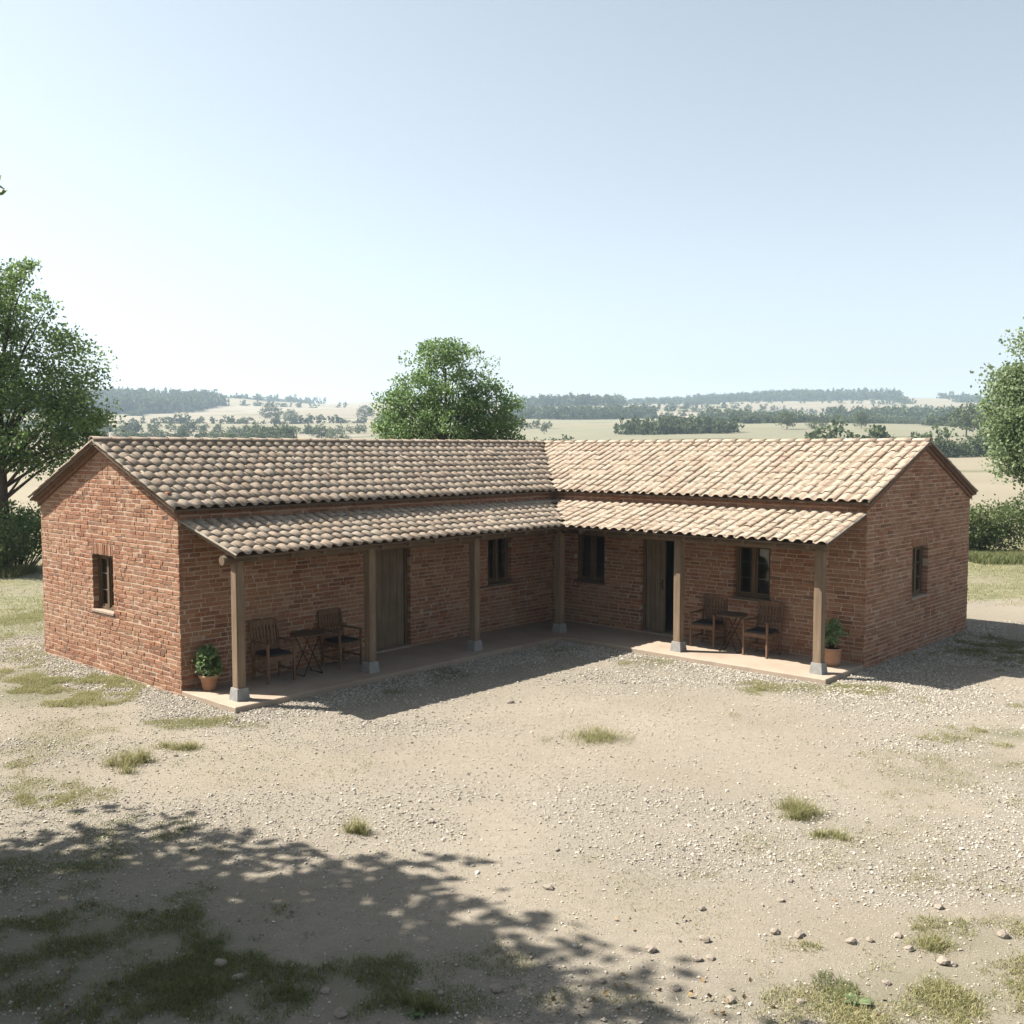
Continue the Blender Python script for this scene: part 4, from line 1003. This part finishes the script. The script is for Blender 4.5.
# rough grass round the back
n = 420000
x = r.uniform(-26, 26, n); dd = 19.5 + 24 * r.random(n) ** .8; y = CY + dd
keep = (np.abs(x - CX) < dd * .56) & ~inside_house(x, y, .1) & (np.abs(x - CX) > dd * .40) & (r.random(n) < lawn_amount(x, y) * .9)
x, y = x[keep], y[keep]; P_ = np.stack([x, y, terrain(x, y) - .01], -1)
V, F_ = blades(P_, .055 * (.5 + fbm(x, y, .8, 71, 3)), r, .008, .6)
o = np_mesh('grass', V, F_, M['grass']); setp(o, 'rough grass on the yard beyond both gable ends', 'grass', None, 'stuff')
# tall dry grass at the hedge foot
n = 16000; xs = r.uniform(az(960, 36), az(1040, 36), n); ys = CY + r.normal(35.6, .5, n)
x2 = r.uniform(az(-20, 33), az(45, 33), 5000); y2 = CY + r.normal(31.6, .4, 5000)
xs = np.concatenate([xs, x2]); ys = np.concatenate([ys, y2]); ok = ~inside_house(xs, ys, .1); xs, ys = xs[ok], ys[ok]
V, F_ = blades(np.stack([xs, ys, terrain(xs, ys)], -1), .30 * np.ones(len(xs)), r, .012, .45)
o = np_mesh('tall_grass', V, F_, M['grass_green']); setp(o, 'tall green grass along the foot of the hedge', 'grass', None, 'stuff')
# distinct tufts
tufts = [(583, 737, .45, .15, 0, 'bright grass tuft alone in the middle of the courtyard'), (798, 812, .30, .24, 0, 'tall green grass tuft in the gravel right of centre'),
         (830, 836, .20, .12, 0, 'small tuft just below the tall green one in the gravel'), (355, 834, .13, .24, 0, 'upright green tuft at the edge of the tree shade'),
         (125, 766, .26, .30, 0, 'wispy tall tuft left of the courtyard with seed stems'), (175, 750, .26, .16, 0, 'low round tuft right of the wispy one by the gable'),
         (935, 950, .20, .14, 0, 'tuft between the pale stones near the bottom right'), (420, 1012, .16, .16, 1, 'shaded weedy tuft at the bottom edge'), (765, 690, .2, .08, 0, 'small tuft in front of the sunny porch slab')]
for i, (px, py, rad, ht, kd, lab) in enumerate(tufts):
    g = ground_at(px, py); n = int(4200 * rad); th = r.uniform(0, 6.283, n); q = np.abs(r.normal(0, .5, n)) * rad
    sub = r.normal(0, .42, (6, 2)) * rad; sub[0] = 0; pk = np.minimum(r.integers(0, 8, n), 5); q *= (.75, .4, .5, .3, .35, .45)[i % 6] + .25
    P_ = np.stack([np.cos(th) * q * 1.2 + sub[pk, 0] * 1.3, np.sin(th) * q * .8 + sub[pk, 1] * .8, np.zeros(n) - .005], -1)
    V, F_ = blades(P_, ht * .8 * np.clip(1.2 - .7 * q / rad, .25, 1.2) * r.uniform(.3, 1, n), r, .0026, .55)
    o = np_mesh('grass_tuft', V, F_, [M['grass'], M['grass_green']][kd]); o.location = g; setp(o, lab, 'grass tuft', 'grass tufts in the yard')
# broad-leaved weeds
def weed(px, py, n, L, label, seed):
    rr = np.random.default_rng(seed); g = ground_at(px, py); t = MB()
    for i in range(n):
        an = i * 2.4 + rr.normal() * .2; ln = L * rr.uniform(.7, 1.15); el = rr.uniform(.35, 1.0); d = Vector((math.cos(an) * math.cos(el), math.sin(an) * math.cos(el), math.sin(el))); s = Vector((-math.sin(an), math.cos(an), 0))
        n_ = s.cross(d); pts = []
        for k, (f, w_) in enumerate(((0, .05), (.25, .22), (.55, .34), (.8, .24), (1, .02))):
            c_ = d * ln * f - Vector((0, 0, 1)) * ln * .28 * f * f; pts.append((c_ - s * w_ * ln * .55 + n_ * .02 * f, c_, c_ + s * w_ * ln * .55 + n_ * .02 * f))
        vs = [q for p in pts for q in p]; fs = []
        for k in range(4): fs += [(3 * k, 3 * k + 1, 3 * k + 4, 3 * k + 3), (3 * k + 1, 3 * k + 2, 3 * k + 5, 3 * k + 4)]
        t.add(vs, fs, 0, True)
    o = t.build('weed', M['leaf_weed']); o.location = g; setp(o, label, 'weed', 'broad-leaved weeds in the foreground')
M['leaf_weed'] = leafmat('weed_leaf', [(.10, .14, .06), (.16, .20, .10), (.12, .16, .08)], .3)
weed(857, 1004, 22, .11, 'pale green broad-leaved weed at the bottom right of the yard', 2); weed(416, 1016, 16, .09, 'small broad-leaved weed in the shade at the bottom edge', 3)

# ------------------------------------------------------------------ gravel and stones
OCT = np.array([(1, 0, 0), (-1, 0, 0), (0, 1, 0), (0, -1, 0), (0, 0, 1), (0, 0, -1)], float)
OCF = np.array([(0, 2, 4), (2, 1, 4), (1, 3, 4), (3, 0, 4), (2, 0, 5), (1, 2, 5), (3, 1, 5), (0, 3, 5)])
n = 760000
x = r.uniform(-14, 14, n); dd = 5.6 + 17.5 * r.random(n) ** .75; y = CY + dd
ga = gravel_amount(x, y); keep = (np.abs(x - CX) < dd * .56 + .3) & ~inside_house(x, y, .01) & (r.random(n) < .26 + .74 * sstep(.1, 1, ga) * fbm(x, y, 2.2, 91, 3) * 1.5)
x, y, ga, dd = x[keep], y[keep], ga[keep], dd[keep]; n = len(x); print('gravel', n)
s = np.exp(r.normal(math.log(.0088), .45, n)) * (.75 + .55 * ga) * np.clip(.7 + dd / 40, .8, 1.3)
s = np.clip(s, .0025, .03)
Fm = rot_rand(n, r); sc3 = r.uniform(.6, 1.2, (n, 3)) * np.array([1, 1, .8])
V = OCT[None] * r.uniform(.75, 1.25, (n, 6, 1)) * sc3[:, None, :]
V = np.einsum('nkj,njc->nkc', V, Fm) * s[:, None, None]; V[:, :, 2] *= .75
V += np.stack([x, y, terrain(x, y) + s * .25], -1)[:, None, :]
F_ = np.arange(n)[:, None, None] * 6 + OCF[None]
o = np_mesh('gravel', V.reshape(-1, 3), F_.reshape(-1, 3), M['gravel']); setp(o, 'loose pale gravel scattered over the yard', 'gravel', None, 'stuff')
import bmesh
def stone(px, py, size, label, seed, flat=.6):
    rr = random.Random(seed); bm = bmesh.new(); bmesh.ops.create_icosphere(bm, subdivisions=2, radius=1)
    off = Vector((rr.random() * 50, rr.random() * 50, rr.random() * 50)); sx, sy = rr.uniform(.8, 1.25), rr.uniform(.75, 1.0)
    for v in bm.verts:
        k = 1 + .45 * mnoise.noise(v.co * 1.1 + off) + .15 * mnoise.noise(v.co * 3 + off); v.co = Vector((v.co.x * sx, v.co.y * sy, v.co.z * flat)) * k * size
    me = bpy.data.meshes.new('stone'); bm.to_mesh(me); bm.free(); me.materials.append(M['stone']); o = bpy.data.objects.new('stone', me); C.objects.link(o)
    g = ground_at(px, min(py, 1022)); o.location = g + Vector((0, 0, size * flat * .45)); o.rotation_euler.z = rr.random() * 6; setp(o, label, 'stone', 'loose stones in the foreground')
ST = [(221, 965, 7, 'pale stone lying in deep tree shade at the left'), (238, 980, 6, 'smaller stone lower right of the pale one in deep shade'), (340, 1017, 7, 'stone at the bottom edge in the shaded grass'), (325, 992, 5, 'small stone in shade above the bottom-edge one'),
      (497, 991, 7, 'angular pale stone in shade near the bottom centre'), (441, 996, 5, 'dull stone left of the angular bottom-centre one'), (602, 984, 5, 'round pale stone at the fringe of the tree shade'), (651, 952, 6, 'stone at the tip of the tree shadow'),
      (548, 889, 5.5, 'dark-sided stone alone above the tree shadow'), (557, 852, 3, 'tiny stone above the dark-sided one'), (697, 960, 6, 'stone with brown shaded side, left one of a touching pair'), (710, 960, 5, 'right one of a touching stone pair'),
      (704, 941, 6, 'domed stone just above the touching pair'), (702, 911, 4, 'small dark stone upper left of the domed one'), (775, 933, 6, 'flat light slab-like stone in the sunny dirt'), (799, 936, 6.5, 'domed stone just right of the flat light one'),
      (851, 944, 5.5, 'stone with a dark face left of the paired stones'), (870, 941, 4, 'little brown stone beside the dark-faced one'), (898, 938, 4.5, 'pale stone low in the dirt'), (909, 952, 5, 'stone half sunk beside its shadow'), (943, 964, 7, 'white stone, larger of the white pair'), (952, 965, 5, 'smaller white stone of the white pair'),
      (1003, 937, 7, 'broad stone near the right edge'), (939, 909, 5, 'pale stone on its own above the right grass'), (975, 890, 3.5, 'small grey stone to the right above the grass'), (676, 990, 5, 'brown stone at the shadow edge near the bottom'), (781, 901, 4, 'small brown stone in a loose cluster'), (790, 883, 3.5, 'topmost stone of a loose cluster'),
      (757, 849, 3.5, 'dark pebble-sized stone on the sunny gravel'), (730, 1003, 6, 'ochre stone at the lower right shade edge'), (432, 824, 3.5, 'small stone at the top fringe of the shade'), (511, 703, 3.5, 'lone small stone in the upper courtyard'), (800, 1004, 4, 'dull stone near the bottom right weeds'), (886, 985, 5, 'stone in the grass right of the broad-leaved weed')]
for i, (px, py, s, lab) in enumerate(ST):
    g = ground_at(px, min(py, 1022)); stone(px, py, s / FPX * (g.y - CY), lab, 300 + i, random.uniform(.5, .75))
# fallen leaves
lp = []
for (px, py) in [(640, 995), (655, 1003), (700, 1000), (725, 1008), (740, 998), (560, 1010), (60, 985), (100, 975), (70, 1010), (290, 910), (270, 925), (690, 925), (780, 1016), (865, 1002), (838, 905), (240, 700), (110, 905), (160, 915), (600, 1002), (627, 925)]:
    g = ground_at(px, min(py, 1022)); lp += [(g.x + r.normal() * .12, g.y + r.normal() * .12, g.z + .012) for _ in range(5)]
V, F_ = leaves(np.array(lp), .05, r); o = np_mesh('fallen_leaves', V, F_, M['dryleaf']); setp(o, 'scattered dry brown leaves on the foreground dirt', 'leaves', None, 'stuff')

# ------------------------------------------------------------------ haze
HAZE = 0.00027
mb = MB(); mb.box((-1600, -70, -6), (1600, 2400, 130)); a = NT('haze'); a.t.nodes.remove(a.b)
pv = a.n('ShaderNodeVolumePrincipled'); pv.inputs['Density'].default_value = HAZE; pv.inputs['Color'].default_value = (.62, .80, 1.0, 1); pv.inputs['Anisotropy'].default_value = .2
a.l(pv.outputs[0], a.t.nodes['Material Output'].inputs['Volume'])
o = mb.build('haze', a.mat); setp(o, 'pale summer haze over the distant fields', 'haze', None, 'stuff')
